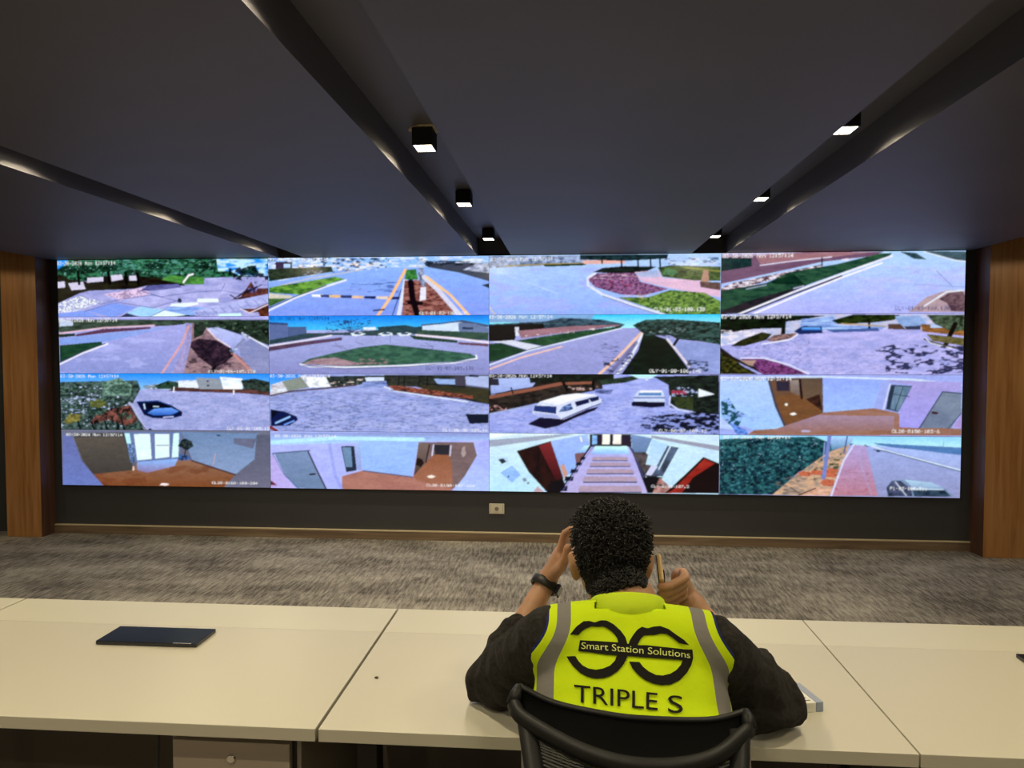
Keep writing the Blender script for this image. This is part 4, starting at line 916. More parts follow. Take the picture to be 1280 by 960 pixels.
# ------------------------------------------------------------------ desks
DN, DLIT, DF, ZD = 1.435, 1.964, 2.150, .75  # second depth: where the light on the desktop turns brighter
SX = [-2.911, -1.717, -.516, .676, 1.87]
def make_desk(w_):
    r = empty('desk', (0, 0, 0))
    h = w_ / 2 - .0012
    box('desktop', -h, h, DN, DLIT, ZD - .027, ZD, M['desk'], r, bev=.0012)
    box('lit_rear_strip', -h, h, DLIT + .0003, DF, ZD - .027, ZD, M['desk_lit'], r, bev=.0008)  # same desktop, with the brighter light on its rear put into the colour
    for sx in (-1, 1):
        for y in (DN + .06, DF - .12):
            x = sx * (h - .085)
            box('leg', x - .022, x + .022, y, y + .05, .0, ZD - .027, M['dark_metal'], r, bev=.002)
        box('side_rail', sx * (h - .085) - .018, sx * (h - .085) + .018, DN + .11, DF - .12, ZD - .075, ZD - .027, M['dark_metal'], r)
    box('modesty_panel', -h, h, DF - .225, DF - .205, .06, ZD - .03, M['dark_panel'], r)
    ld = box('cable_lid', -.139, .139, 1.815, 1.922, ZD + .001, ZD + .011, M['black_gloss'], r, bev=.0012)
    bm = bmesh.new(); add_box(bm, .075, .125, 1.8155, 1.8185, ZD + .0105, ZD + .0115); obj('finger_notch', bm, M['chrome'], ld)
    return r
d0 = make_desk(1.192)
labs = ['cream desk section at the far left edge', 'cream desk section with black cable lid, above the drawer pedestal',
        'middle cream desk section the man leans his elbows on', 'cream desk section to the right of the man']
for i, lab in enumerate(labs):
    o = d0 if i == 0 else copy_tree(d0)
    o.location = ((SX[i] + SX[i + 1]) / 2, 0, 0)
    tag(o, lab, 'desk', 'desk sections in one long row')
desk_roots = [o for o in C.objects if o.name.startswith('desk') and o.parent is None]

# pedestal, cable, crumb, packet
pd = empty('drawer_pedestal', (-.72, 1.48, 0), 'taupe drawer pedestal with a chrome lock under the desk', 'cabinet')
box('body', -.145, .145, .018, .48, .06, .700, M['ped'], pd, bev=.002)
zz = [(.49, .690), (.285, .484), (.075, .279)]
for k, (a, b) in enumerate(zz):
    dr = box('drawer', -.134, .126, 0, .017, a, b, M['ped_front'], pd, bev=.0015)
    if k == 0:
        bm = bmesh.new()
        add_lathe(bm, [(.010, 0), (.010, .004), (.008, .006), (.004, .006)], 20, Matrix.Translation((-.002, 0, .655)) @ Matrix.Rotation(math.pi / 2, 4, 'X'))
        lk = obj('lock', bm, M['chrome'], dr)
for sx in (-.11, .11):
    for y in (.06, .42):
        bm = bmesh.new(); add_lathe(bm, [(.022, -.01), (.026, -.006), (.026, .006), (.022, .01)], 16, Matrix.Translation((sx, y, .027)) @ Matrix.Rotation(math.pi / 2, 4, 'Y')); add_box(bm, sx - .008, sx + .008, y - .008, y + .008, .03, .062)
        obj('caster', bm, M['black_plastic'], pd)
bm = bmesh.new()
add_tube(bm, catmull([(-.878, 1.47, .722), (-.882, 1.47, .66), (-.892, 1.48, .45), (-.90, 1.55, .2), (-.92, 1.75, .05), (-.96, 1.98, .02), (-1.05, 2.05, .006)], 6), .0035, 8)
tag(obj('power_cable', bm, M['black_plastic']), 'thin black cable hanging down beside the drawer pedestal', 'cable')
bm = bmesh.new(); bmesh.ops.create_icosphere(bm, subdivisions=2, radius=.0042)
for v in bm.verts: v.co = Vector((v.co.x * 1.2, v.co.y, v.co.z * .6)) * (1 + .2 * noise.noise(v.co * 400))
cr = obj('crumb', bm, M['crumb'], smooth=True); cr.location = (-.457, 1.676, ZD + .0025)
tag(cr, 'tiny dark crumb lying alone on the cream desktop', 'crumb')
# packet right of the elbow: corners measured on the desk
pk = empty('packet', (.508, 1.632, ZD), 'small white packet with blue-grey band beside the right elbow', 'packet')
pk.rotation_euler = (0, 0, math.radians(14))
bm = bmesh.new(); add_box(bm, -.029, .013, -.046, .046, 0, .021, .001); obj('box_body', bm, M['white_card'], pk)
bm = bmesh.new(); add_box(bm, .0132, .030, -.0465, .0465, -.0, .0216, .001); obj('band', bm, M['blue_card'], pk)
bm = bmesh.new()
for k in range(5): add_box(bm, -.022 + .0012 * k, .006 - .003 * (k % 2), -.036 + k * .013, -.0325 + k * .013, .0209, .0214)
obj('printed_lines', bm, M['ink'], pk)

# ------------------------------------------------------------------ soft body helpers
def hull_caps(caps):
    """caps: (c0, r0, c1, r1[, matrix]) with r number or (rx,ry,rz). returns verts, faces arrays of the joined hulls"""
    V, F = [], []
    tmp = bmesh.new(); bmesh.ops.create_icosphere(tmp, subdivisions=3, radius=1)
    sph = [v.co.copy() for v in tmp.verts]; tmp.free()
    for cp in caps:
        c0, r0, c1, r1 = cp[:4]
        R = cp[4] if len(cp) > 4 else Matrix.Identity(3)
        bm = bmesh.new()
        for c, r in ((c0, r0), (c1, r1)):
            rv = Vector((r, r, r)) if isinstance(r, (int, float)) else Vector(r)
            for s in sph:
                bm.verts.new(Vector(c) + R @ Vector((s.x * rv.x, s.y * rv.y, s.z * rv.z)))
            if c0 == c1 and r0 == r1: break
        res = bmesh.ops.convex_hull(bm, input=bm.verts[:])
        dead = {g for g in res['geom_interior'] + res['geom_unused'] if isinstance(g, bmesh.types.BMVert)}
        for v in dead:
            if v.is_valid: bm.verts.remove(v)
        bmesh.ops.recalc_face_normals(bm, faces=bm.faces[:])
        b = len(V)
        bm.verts.index_update()
        V += [v.co.copy() for v in bm.verts]; F += [[b + v.index for v in f.verts] for f in bm.faces]
        bm.free()
    return V, F

def smooth_np(me, iters, keep=None, lam=.5):
    n = len(me.vertices)
    co = np.empty(n * 3, np.float64); me.vertices.foreach_get('co', co); co = co.reshape(-1, 3)
    e = np.empty(len(me.edges) * 2, np.int64); me.edges.foreach_get('vertices', e); e = e.reshape(-1, 2)
    deg = np.bincount(e.reshape(-1), minlength=n)[:, None].astype(float); deg[deg == 0] = 1
    wgt = np.ones((n, 1)) if keep is None else keep(co)[:, None]
    for _ in range(iters):
        s = np.stack([np.bincount(e[:, 0], co[e[:, 1], k], n) + np.bincount(e[:, 1], co[e[:, 0], k], n) for k in range(3)], 1)
        co += (s / deg - co) * lam * wgt
    me.vertices.foreach_set('co', co.reshape(-1)); me.update()

def blob_mesh(name, caps, voxel, iters, keep=None):
    V, F = hull_caps(caps)
    me = bpy.data.meshes.new(name + '_raw'); me.from_pydata(V, [], F); me.update()
    o = bpy.data.objects.new(name + '_raw', me); C.objects.link(o)
    md = o.modifiers.new('r', 'REMESH'); md.mode = 'VOXEL'; md.voxel_size = voxel; md.adaptivity = 0
    dg = bpy.context.evaluated_depsgraph_get()
    out = bpy.data.meshes.new_from_object(o.evaluated_get(dg)); out.name = name
    bpy.data.objects.remove(o); bpy.data.meshes.remove(me)
    smooth_np(out, iters, keep)
    out.polygons.foreach_set('use_smooth', [True] * len(out.polygons))
    return out
def displace(me, fn):
    me.update()
    n = len(me.vertices)
    co = np.empty(n * 3); me.vertices.foreach_get('co', co); co = co.reshape(-1, 3)
    no = np.empty(n * 3); me.vertices.foreach_get('normal', no); no = no.reshape(-1, 3)
    d = np.array([fn(Vector(c), Vector(k)) for c, k in zip(co, no)])
    co += no * d[:, None]
    me.vertices.foreach_set('co', co.reshape(-1)); me.update()
E3 = lambda a, b, c: Matrix.Rotation(c, 3, 'Z') @ Matrix.Rotation(b, 3, 'Y') @ Matrix.Rotation(a, 3, 'X')

# ------------------------------------------------------------------ the man
P_ = Vector
LS, RS = P_((-.040, 1.405, .962)), P_((.275, 1.405, .955))     # shoulders
LE, RE = P_((-.165, 1.600, .800)), P_((.425, 1.530, .803))     # elbows on the desk
LW, RW = P_((-.056, 1.722, .975)), P_((.280, 1.632, .960))     # wrists
HC = P_((.088, 1.585, 1.076))                                    # head centre
NB = P_((.117, 1.455, 1.010))                                    # neck base
HR = E3(math.radians(-16), 0, math.radians(2))                 # head nods forward
def hp(x, y, z): return HC + HR @ P_((x, y, z))
head = [
    (hp(0, -.008, .018), (.081, .094, .087), hp(0, -.008, .018), (.081, .094, .087), HR),
    (hp(0, .020, -.02), (.066, .074, .080), hp(0, .045, -.075), (.040, .042, .034), HR),
    (hp(0, .082, -.100), (.022, .015, .016), hp(0, .05, -.08), (.045, .03, .03), HR),
    (hp(-.03, .076, .012), (.022, .012, .009), hp(.03, .076, .012), (.022, .012, .009), HR),
    (hp(0, .090, -.002), .008, hp(0, .108, -.036), .011), (hp(-.012, .098, -.040), .008, hp(.012, .098, -.040), .008),
    (hp(-.018, .082, -.068), .007, hp(.018, .082, -.068), .007), (hp(-.016, .081, -.077), .0075, hp(.016, .081, -.077), .0075),
    (hp(-.042, .062, -.025), .022, hp(-.03, .07, -.045), .014), (hp(.042, .062, -.025), .022, hp(.03, .07, -.045), .014),
]
for s in (-1, 1):
    head += [(hp(s * .080, -.012, -.012), (.009, .018, .022), hp(s * .073, -.004, -.038), (.007, .010, .011), HR),
             (hp(s * .088, -.024, .006), .006, hp(s * .085, -.025, -.020), .006), (hp(s * .088, -.024, .006), .006, hp(s * .079, -.002, .012), .0055),
             (hp(s * .085, -.025, -.020), .006, hp(s * .077, -.010, -.040), .0065)]
neck = [(NB + P_((0, -.02, -.03)), (.072, .062, .06), NB + P_((0, .012, .02)), (.058, .056, .05)), (NB, .054, hp(0, -.03, -.055), .054)]
def torso(g):
    return [(P_((.115, 1.095, .570)), (.165 + g, .110 + g, .10 + g), P_((.115, 1.205, .72)), (.162 + g, .100 + g, .10 + g)),
            (P_((.115, 1.205, .72)), (.162 + g, .100 + g, .10 + g), P_((.115, 1.350, .865)), (.166 + g, .090 + g, .09 + g)),
            (P_((.115, 1.350, .865)), (.166 + g, .090 + g, .09 + g), P_((.117, 1.420, .930)), (.150 + g, .080 + g, .085 + g)),
            (P_((.117, 1.420, .930)), (.150 + g, .080 + g, .085 + g), P_((.117, 1.435, .958)), (.115 + g, .060 + g, .062 + g)),
            (P_((.117, 1.425, .965)), (.070 + g, .058 + g, .06 + g), LS + P_((.015, 0, 0)), .052 + g),
            (P_((.117, 1.425, .965)), (.070 + g, .058 + g, .06 + g), RS - P_((.015, 0, 0)), .052 + g)]
def arm(S0, E0, W0, g, gw=0, upto=1.0):
    d = W0 - E0
    mid = E0 + d * .35
    end = E0 + d * upto
    r_end = .040 + (.0265 - .040) * max(0, (upto - .35) / .65)
    return [(S0, .054 + g, E0, .041 + g + gw), (E0, .039 + g + gw, mid, .040 + g), (mid, .040 + g, end, r_end + g * .6)]
def finger(pts, r):
    return [(P_(pts[i]), r * (1 - .08 * i), P_(pts[i + 1]), r * (1 - .08 * (i + 1))) for i in range(len(pts) - 1)]
# left hand beside the brow: palm towards the face, fingers folded against the temple
lk = [P_((-.022, 1.700, 1.062)), P_((-.020, 1.722, 1.058)), P_((-.022, 1.742, 1.050)), P_((-.026, 1.758, 1.038))]
lh = [(LW, .0265, P_((-.040, 1.725, 1.005)), (.020, .034, .026)), (P_((-.040, 1.725, 1.005)), (.020, .034, .026), P_((-.024, 1.722, 1.045)), (.016, .038, .020))]
for i, k in enumerate(lk):
    lh += finger([k, k + P_((.010, .000, .040 - .004 * i)), k + P_((.030, -.002, .054 - .005 * i)), k + P_((.048, -.004, .050 - .005 * i))], .0095 - .0006 * (i == 3))
lh += [(P_((-.040, 1.705, 1.000)), .016, P_((-.018, 1.672, 1.030)), .0125), (P_((-.018, 1.672, 1.030)), .0125, P_((-.008, 1.655, 1.058)), .0105), (P_((-.008, 1.655, 1.058)), .0105, P_((-.004, 1.650, 1.082)), .009)]
# right hand closed on the phone
PH_C = P_((.203, 1.625, 1.003)); 
pax = P_((.10, .56, -.82)).normalized()         # phone's long axis, ear to mouth
pn = P_((1, 0, 0)); pn = (pn - pax * pn.dot(pax)).normalized()   # away from the head
pw = pax.cross(pn).normalized()
if pw.y > 0: pw = -pw                            # pw points back to the camera
palm = PH_C + pn * .043 + pax * .006 - pw * .012
rh = [(RW, .027, palm + pax * .03 + P_((.012, 0, -.004)), (.024, .026, .026)), (palm + pax * .03 + P_((.010, 0, -.002)), (.024, .024, .024), palm - pax * .022, (.020, .026, .022))]
for i in range(4):
    a = -.052 + i * .0215
    k0 = palm + pax * a + pn * (.006 - .002 * i) + pw * .010
    k1 = k0 + pw * .014 + pn * .004 - pax * .010
    k2 = PH_C + pax * (a - .006) + pw * .043 + pn * .014
    k3 = PH_C + pax * (a - .004) + pw * .041 - pn * .004
    rh += finger([k0, k0 + (k1 - k0) * 1.0 + pw * .008, k2, k3], .0106 - .0008 * (i == 3))
rh += [(palm + pax * .035, .018, palm + pax * .052 + pw * .012 - pn * .006, .014), (palm + pax * .052 + pw * .012 - pn * .006, .014, PH_C + pax * .040 + pw * .040 + pn * .010, .0115), (PH_C + pax * .040 + pw * .040 + pn * .010, .0115, PH_C + pax * .030 + pw * .046 - pn * .002, .0105)]
legs = []
for s in (-1, 1):
    hpj, kn, an = P_((.115 + s * .085, 1.10, .545)), P_((.115 + s * .14, 1.56, .545)), P_((.115 + s * .13, 1.54, .105))
    legs += [(hpj, .083, kn, .056), (kn, .054, an, .036)]
def feet(g):
    out = []
    for s in (-1, 1):
        an = P_((.115 + s * .13, 1.54, .105))
        out.append([(an, .034 + g, an + P_((0, -.02, -.06)), (.034 + g, .036 + g, .036)), (an + P_((0, -.02, -.065)), (.032 + g, .034 + g, .030), an + P_((s * .02, .15, -.075)), (.036 + g, .045 + g, .020))])
    return out
ft = feet(0)
lo = [(P_((.115, 1.085, .57)), (.155, .11, .09), P_((.115, 1.1, .55)), (.155, .11, .08))]
def keep_hands(co):
    dl = np.linalg.norm(co - np.array(LW + P_((.02, 0, .06))), axis=1); dr = np.linalg.norm(co - np.array(PH_C + pn * .02), axis=1); dh = np.linalg.norm(co - np.array(HC + P_((0, .05, 0))), axis=1)
    return np.where((dl < .11) | (dr < .085), .16, np.where(dh < .12, .4, 1.0))
body = blob_mesh('person', head + neck + torso(0) + arm(LS, LE, LW, -.006, upto=1) + arm(RS, RE, RW, -.006, upto=1) + lh + rh + legs + lo + ft[0] + ft[1], .0042, 10, keep_hands)
person = link('person', body, M['skin'])
tag(person, 'seated man seen from behind in a hi-vis vest, phone at his right ear', 'person')
# eyes
for s in (-1, 1):
    bm = bmesh.new(); bmesh.ops.create_uvsphere(bm, u_segments=16, v_segments=10, radius=.0115)
    bmesh.ops.translate(bm, verts=bm.verts[:], vec=hp(s * .03, .078, -.006)); ey = obj('eye', bm, M['eye'], person, True)
    bm = bmesh.new(); bmesh.ops.create_uvsphere(bm, u_segments=12, v_segments=8, radius=.0055)
    bmesh.ops.translate(bm, verts=bm.verts[:], vec=hp(s * .03, .0855, -.007)); obj('iris', bm, M['iris'], ey, True)

# sweater: torso + sleeves up to the pushed-back cuffs
SWG = .009
sw_caps = torso(.008) + arm(LS, LE, LW, SWG, .006, upto=.46) + arm(RS, RE, RW, SWG, .006, upto=.46)
sw_caps += [(P_((.117, 1.43, .985)), (.06, .05, .03), NB + P_((0, -.006, -.005)), (.066, .062, .03))]
# loose cloth bunched around the elbows
sw_caps += [(LE + P_((-.012, -.02, -.004)), .052, LE + P_((.045, -.06, .02)), .058), (RE + P_((.005, -.02, -.004)), .052, RE + P_((-.05, -.05, .02)), .060)]
sweat = blob_mesh('sweater', sw_caps, .0058, 12)
def sleeve_fold(c, n):
    best = 0
    for S0, E0 in ((LS, LE), (RS, RE)):
        ax = (E0 - S0).normalized(); t = (c - S0).dot(ax) / (E0 - S0).length
        off = c - S0 - ax * (c - S0).dot(ax)
        if off.length < .12 and t > .05:
            nz_ = noise.noise(c * 9 + P_((3, 1, 7))); wv = math.sin(t * 17 + 9 * nz_ + (c.x - S0.x) * 30 - (c.y - S0.y) * 20) * (.0035 + .0075 * abs(noise.noise(c * 14))) * min(1, max(0, t * 1.5))
            best = wv
    r_ = 1 - abs(noise.noise(c * 15 + P_((9, 2, 4)))) * 3.2
    return best + max(0, r_) * .0042 + noise.noise(c * 24) * .003 + noise.noise(c * 60) * .0012
displace(sweat, sleeve_fold)
# the sleeves rest on the desk: nothing of the cloth goes below the top
co = np.empty(len(sweat.vertices) * 3); sweat.vertices.foreach_get('co', co); co = co.reshape(-1, 3)
mk_ = (co[:, 1] > DN - .01) & (co[:, 2] < ZD + .003)
co[mk_, 2] = ZD + .003
sweat.vertices.foreach_set('co', co.reshape(-1)); sweat.update()
so_ = link('sweater', sweat, M['sweater'], person)
so_['label'] = 'dark charcoal fleece with sleeves pushed up'
co = np.empty(len(body.vertices) * 3); body.vertices.foreach_get('co', co); co = co.reshape(-1, 3)
mk_ = (co[:, 1] > DN - .01) & (co[:, 2] < ZD + .006) & (co[:, 2] > ZD - .06)
co[mk_, 2] = ZD + .006
body.vertices.foreach_set('co', co.reshape(-1)); body.update()
# cuffs
for E0, W0 in ((LE, LW), (RE, RW)):
    d = (W0 - E0)
    bm = bmesh.new(); add_tube(bm, [E0 + d * t for t in (.33, .36, .42, .46, .475)], [.046, .0465, .0445, .0435, .041], 28)
    obj('cuff', bm, M['sweater'], person, True)
# trousers and shoes
tr = blob_mesh('trousers', [(a, (b + .012) if isinstance(b, float) else b, c, (d + .014) if isinstance(d, float) else d) for a, b, c, d in legs] + [(P_((.115, 1.085, .57)), (.178, .128, .09), P_((.115, 1.1, .55)), (.178, .128, .09))], .010, 8)
link('trousers', tr, M['trouser'], person)
for caps in feet(.008):
    link('shoe', blob_mesh('shoe', caps, .008, 4), M['shoe'], person)

# hair: scalp cap and a mass of curls
HRI = HR.transposed()
def hairline(l):      # l: point in the head's frame; >0 where hair grows
    side_ = min(1, abs(l.x) / .07)
    if l.y < -.02: lim = -.106 + .078 * side_ ** 2 + .9 * max(0, l.y + .045)
    else: lim = -.020 + 1.05 * max(0, l.y + .002)
    if l.y > -.05 and abs(l.x) > .060: lim = max(lim, .030)
    return l.z - lim
tris = []
for p in body.polygons:
    l = HRI @ (p.center - HC)
    if l.length < .16 and abs(l.x) < .092 and hairline(l) > 0 and l.y < .10: tris.append((p.index, p.area, l))
tot = sum(t[1] for t in tris)
# close-cropped base: the scalp faces lifted a little
bm = bmesh.new(); vmap = {}
for fi, _, l in tris:
    p = body.polygons[fi]; vs = []
    for vi in p.vertices:
        if vi not in vmap:
            v = body.vertices[vi]; lv = HRI @ (v.co - HC)
            g_ = max(0, min(1, hairline(lv) / .10))
            vmap[vi] = bm.verts.new(v.co + v.normal * (.0015 + .007 * g_ + .0016 * noise.noise(v.co * 110)))
        vs.append(vmap[vi])
    try: bm.faces.new(vs)
    except ValueError: pass
hair_o = obj('hair_base', bm, M['scalp'], person, True)
hair_o['label'] = 'short black hair close to the scalp'
bm = bmesh.new()
rg = random.Random(11)
import bisect
cum = []; a_ = 0
for t in tris: a_ += t[1]; cum.append(a_)
for _ in range(4000):
    fi, _a, l = tris[min(len(tris) - 1, bisect.bisect(cum, rg.random() * tot))]
    p = body.polygons[fi]
    low = max(0, min(1, (hairline(l) - .01) / .11))
    nrm = P_(p.normal); base = p.center + nrm * (.001 + .006 * low)
    L = .0035 + .0225 * low ** .7 * rg.uniform(.55, 1.2)
    rad = rg.uniform(.0030, .0062) * (.35 + .65 * low)
    tang = nrm.cross(P_((rg.gauss(0, 1), rg.gauss(0, 1), rg.gauss(0, 1)))).normalized()
    bit = nrm.cross(tang)
    ph_ = rg.uniform(0, 6.28); turns = rg.uniform(1.0, 1.7)
    lean = (tang * rg.uniform(0, .014) + P_((0, 0, -.006))) * low
    K = 10; pts = []
    for i in range(K):
        t = i / (K - 1); a = ph_ + t * turns * 2 * math.pi
        pts.append(base + nrm * (L * t) + lean * t + (tang * math.cos(a) + bit * math.sin(a)) * rad)
    add_tube(bm, pts, [.0013 + .0004 * (1 - i / K) for i in range(K)], 4)
hr = obj('curls', bm, M['hair'], person, True); hr['kind'] = 'stuff'; hr['label'] = 'thick black curly hair'

# wrist watch on the left wrist
wd = (LW - LE).normalized()
wc = LW - wd * .004
side = wd.cross(P_((0, 1, 0))).normalized(); oth = wd.cross(side).normalized()
bm = bmesh.new()
prof = [(.0325, -.011), (.0350, -.009), (.0350, .009), (.0325, .011), (.0300, .009), (.0300, -.009)]
rings = []
for k in range(40):
    a = k * 2 * math.pi / 40
    dirv = side * math.cos(a) + oth * math.sin(a)
    rings.append([bm.verts.new(wc + dirv * (r_ - .0005) + wd * z_) for r_, z_ in prof])
for k in range(40):
    A, B = rings[k], rings[(k + 1) % 40]
    for j in range(6): bm.faces.new((A[j], A[(j + 1) % 6], B[(j + 1) % 6], B[j]))
bmesh.ops.recalc_face_normals(bm, faces=bm.faces[:])
ws = obj('watch_strap', bm, M['strap'], person, True); ws['label'] = 'black rubber watch strap'
fdir = (P_((.75, -.45, -.35)) - wd * P_((.75, -.45, -.35)).dot(wd)).normalized()
fside = wd.cross(fdir).normalized()
Mx = Matrix((( *fside,), (*wd,), (*fdir,))).transposed().to_4x4(); Mx.translation = wc + fdir * .034
bm = bmesh.new(); add_box(bm, -.015, .015, -.013, .013, -.003, .007, .003, Mx); wcs = obj('watch_case', bm, M['black_gloss'], ws)
bm = bmesh.new(); add_lathe(bm, [(.003, 0), (.003, .003), (.002, .0035)], 12, Mx @ Matrix.Translation((0, -.013, .002)) @ Matrix.Rotation(math.pi / 2, 4, 'X')); obj('crown', bm, M['chrome'], ws)

# phone
ph = empty('mobile_phone', PH_C, 'mobile phone in a tan-edged case held to the right ear', 'phone')
MP = Matrix((( *pw,), (*pax,), (*pn,))).transposed().to_4x4()
bm = bmesh.new(); add_box(bm, -.036, .036, -.072, .072, -.005, .006, .004, MP); obj('case', bm, M['phone_case'], ph)
bm = bmesh.new(); add_box(bm, -.0335, .0335, -.069, .069, -.0066, -.0045, .001, MP); obj('glass', bm, M['phone_glass'], ph)
bm = bmesh.new(); add_box(bm, .005, .028, -.066, -.036, .0055, .0085, .001, MP); obj('camera_bump', bm, M['phone_glass'], ph)

# ------------------------------------------------------------------ vest
VG = .0205
vcaps = torso(VG) + [(P_((.115, 1.275, .825)), (.203, .100, .10), P_((.115, 1.19, .66)), (.196, .115, .10)), (P_((.117, 1.435, .968)), (.138, .080, .066), NB + P_((0, -.006, -.004)), (.080, .074, .035))]
vest_me = blob_mesh('safety_vest', vcaps, .0065, 14)
def vk(z):           # half width of the vest back at height z, and its centre
    t = min(1, max(0, (z - .93) / .09)); t = t * t * (3 - 2 * t)
    return .203 + (.160 - .203) * t
VCX = .117
def vwr(c, n):
    return noise.noise(P_((c.x * 9, c.y * 9, c.z * 6))) * .0035 + noise.noise(P_((c.x * 26, c.y * 20, c.z * 12))) * .0016
displace(vest_me, vwr)
bm = bmesh.new(); bm.from_mesh(vest_me)
# hem
g = bm.verts[:] + bm.edges[:] + bm.faces[:]
bmesh.ops.bisect_plane(bm, geom=g, plane_co=(0, 0, .60), plane_no=(0, 0, -1), clear_outer=True)
# neck opening, tilted with the neck
nn = P_((0, .42, .9)).normalized()
sel = [v for v in bm.verts if (v.co - NB).length < .125]
kill = [v for v in bm.verts if (v.co - NB - P_((0, -.012, 0))).dot(nn) > .002 and abs(v.co.x - VCX) < .062]
bmesh.ops.delete(bm, geom=kill, context='VERTS')
# armholes in the stretched frame where the vest's edges are straight
bm.verts.ensure_lookup_table()
up = [v for v in bm.verts if v.co.z > .885]
for v in bm.verts: v.co.x = (v.co.x - VCX) / vk(v.co.z)
ups = set(up)
fs = [f for f in bm.faces if all(v in ups for v in f.verts)]
for sx in (-1, 1):
    fs = [f for f in bm.faces if all(v.co.z > .885 for v in f.verts)]
    es = list({e for f in fs for e in f.edges}); vs = list({v for f in fs for v in f.verts})
    bmesh.ops.bisect_plane(bm, geom=fs + es + vs, plane_co=(sx * 1.0, 0, 0), plane_no=(sx, 0, 0), clear_outer=True)
for v in bm.verts: v.co.x = VCX + v.co.x * vk(v.co.z)
vest_me2 = mesh_bm('safety_vest', bm)
bpy.data.meshes.remove(vest_me)

def vest_mat():
    m = mat('hi_vis_fabric', (.45, .62, .01), .8, spec=.2)
    nt = m.node_tree; b = nt.nodes['Principled BSDF']; L = nt.links.new
    tc = nt.nodes.new('ShaderNodeTexCoord'); sp = nt.nodes.new('ShaderNodeSeparateXYZ'); L(tc.outputs['Object'], sp.inputs[0])
    def mth(op, *a):
        n = nt.nodes.new('ShaderNodeMath'); n.operation = op
        for i, v in enumerate(a):
            if isinstance(v, (int, float)): n.inputs[i].default_value = v
            else: L(v, n.inputs[i])
        return n.outputs[0]
    mr = nt.nodes.new('ShaderNodeMapRange'); mr.interpolation_type = 'SMOOTHSTEP'
    L(sp.outputs['Z'], mr.inputs[0]); mr.inputs[1].default_value = .93; mr.inputs[2].default_value = 1.02; mr.inputs[3].default_value = .203; mr.inputs[4].default_value = .160
    nx = mth('ABSOLUTE', mth('DIVIDE', mth('SUBTRACT', sp.outputs['X'], VCX), mr.outputs[0]))
    r = nt.nodes.new('ShaderNodeValToRGB'); r.color_ramp.interpolation = 'CONSTANT'; e = r.color_ramp.elements
    lime = (*srgb('#c6e000'), 1); grey = (.20, .19, .175, 1); navy = (.012, .02, .11, 1)
    lime = (.57, .76, .004, 1)
    e[0].position = 0; e[0].color = lime; e[1].position = .71; e[1].color = grey
    k = e.new(.875); k.color = lime; k = e.new(.965); k.color = navy
    L(nx, r.inputs[0])
    # horizontal reflective band low on the vest
    band = mth('MULTIPLY', mth('LESS_THAN', sp.outputs['Z'], .842), mth('GREATER_THAN', sp.outputs['Z'], .79))
    mx = nt.nodes.new('ShaderNodeMix'); mx.data_type = 'RGBA'; L(band, mx.inputs[0]); L(r.outputs[0], mx.inputs[6]); mx.inputs[7].default_value = grey
    # navy only above the armhole
    hi = mth('GREATER_THAN', sp.outputs['Z'], .885)
    lo_r = nt.nodes.new('ShaderNodeMix'); lo_r.data_type = 'RGBA'
    isn = mth('MULTIPLY', mth('GREATER_THAN', nx, .965), mth('SUBTRACT', 1.0, hi))
    L(mth('MULTIPLY', isn, mth('SUBTRACT', 1.0, band)), lo_r.inputs[0]); L(mx.outputs[2], lo_r.inputs[6]); lo_r.inputs[7].default_value = lime
    L(lo_r.outputs[2], b.inputs['Base Color'])
    n = nt.nodes.new('ShaderNodeTexNoise'); n.inputs['Scale'].default_value = 22; n.inputs['Detail'].default_value = 4; L(tc.outputs['Object'], n.inputs['Vector'])
    bp = nt.nodes.new('ShaderNodeBump'); bp.inputs['Strength'].default_value = .35; bp.inputs['Distance'].default_value = .012; L(n.outputs['Fac'], bp.inputs['Height']); L(bp.outputs[0], b.inputs['Normal'])
    return m
M['vest'] = vest_mat()
M['lime'] = mat('lime_collar_cloth', (.57, .76, .004), .75, bump=(30, .3, .006))
vest = link('safety_vest', vest_me2, M['vest'], person, True)
vest['label'] = 'lime hi-vis vest with grey reflective stripes and navy edging'
sd = vest.modifiers.new('thick', 'SOLIDIFY'); sd.thickness = .0022; sd.offset = -1
# collar band round the back of the neck
bm = bmesh.new()
tz = P_((0, .50, .86)).normalized(); ty = P_((1, 0, 0)).cross(tz) * -1; ty = P_((0, .86, -.50)).normalized()
cc = NB + P_((0, -.004, -.004))
N = 36; rows = []
for k in range(N + 1):
    a = math.radians(-210 + 240 * k / N)
    dr_ = P_((math.cos(a), 0, 0)) + ty * math.sin(a)
    row = []
    for rr_, hh in ((.070, -.030), (.085, -.010), (.0765, .012), (.0725, .024), (.0700, .0265), (.0670, .024), (.070, .008)):
        row.append(bm.verts.new(cc + P_((dr_.x * rr_ * 1.0, 0, 0)) + ty * (math.sin(a) * rr_ * .92) + tz * hh))
    rows.append(row)
for A, B in zip(rows, rows[1:]):
    for j in range(6): bm.faces.new((A[j], B[j], B[j + 1], A[j + 1]))
bmesh.ops.recalc_face_normals(bm, faces=bm.faces[:])
obj('collar', bm, M['lime'], vest, True)

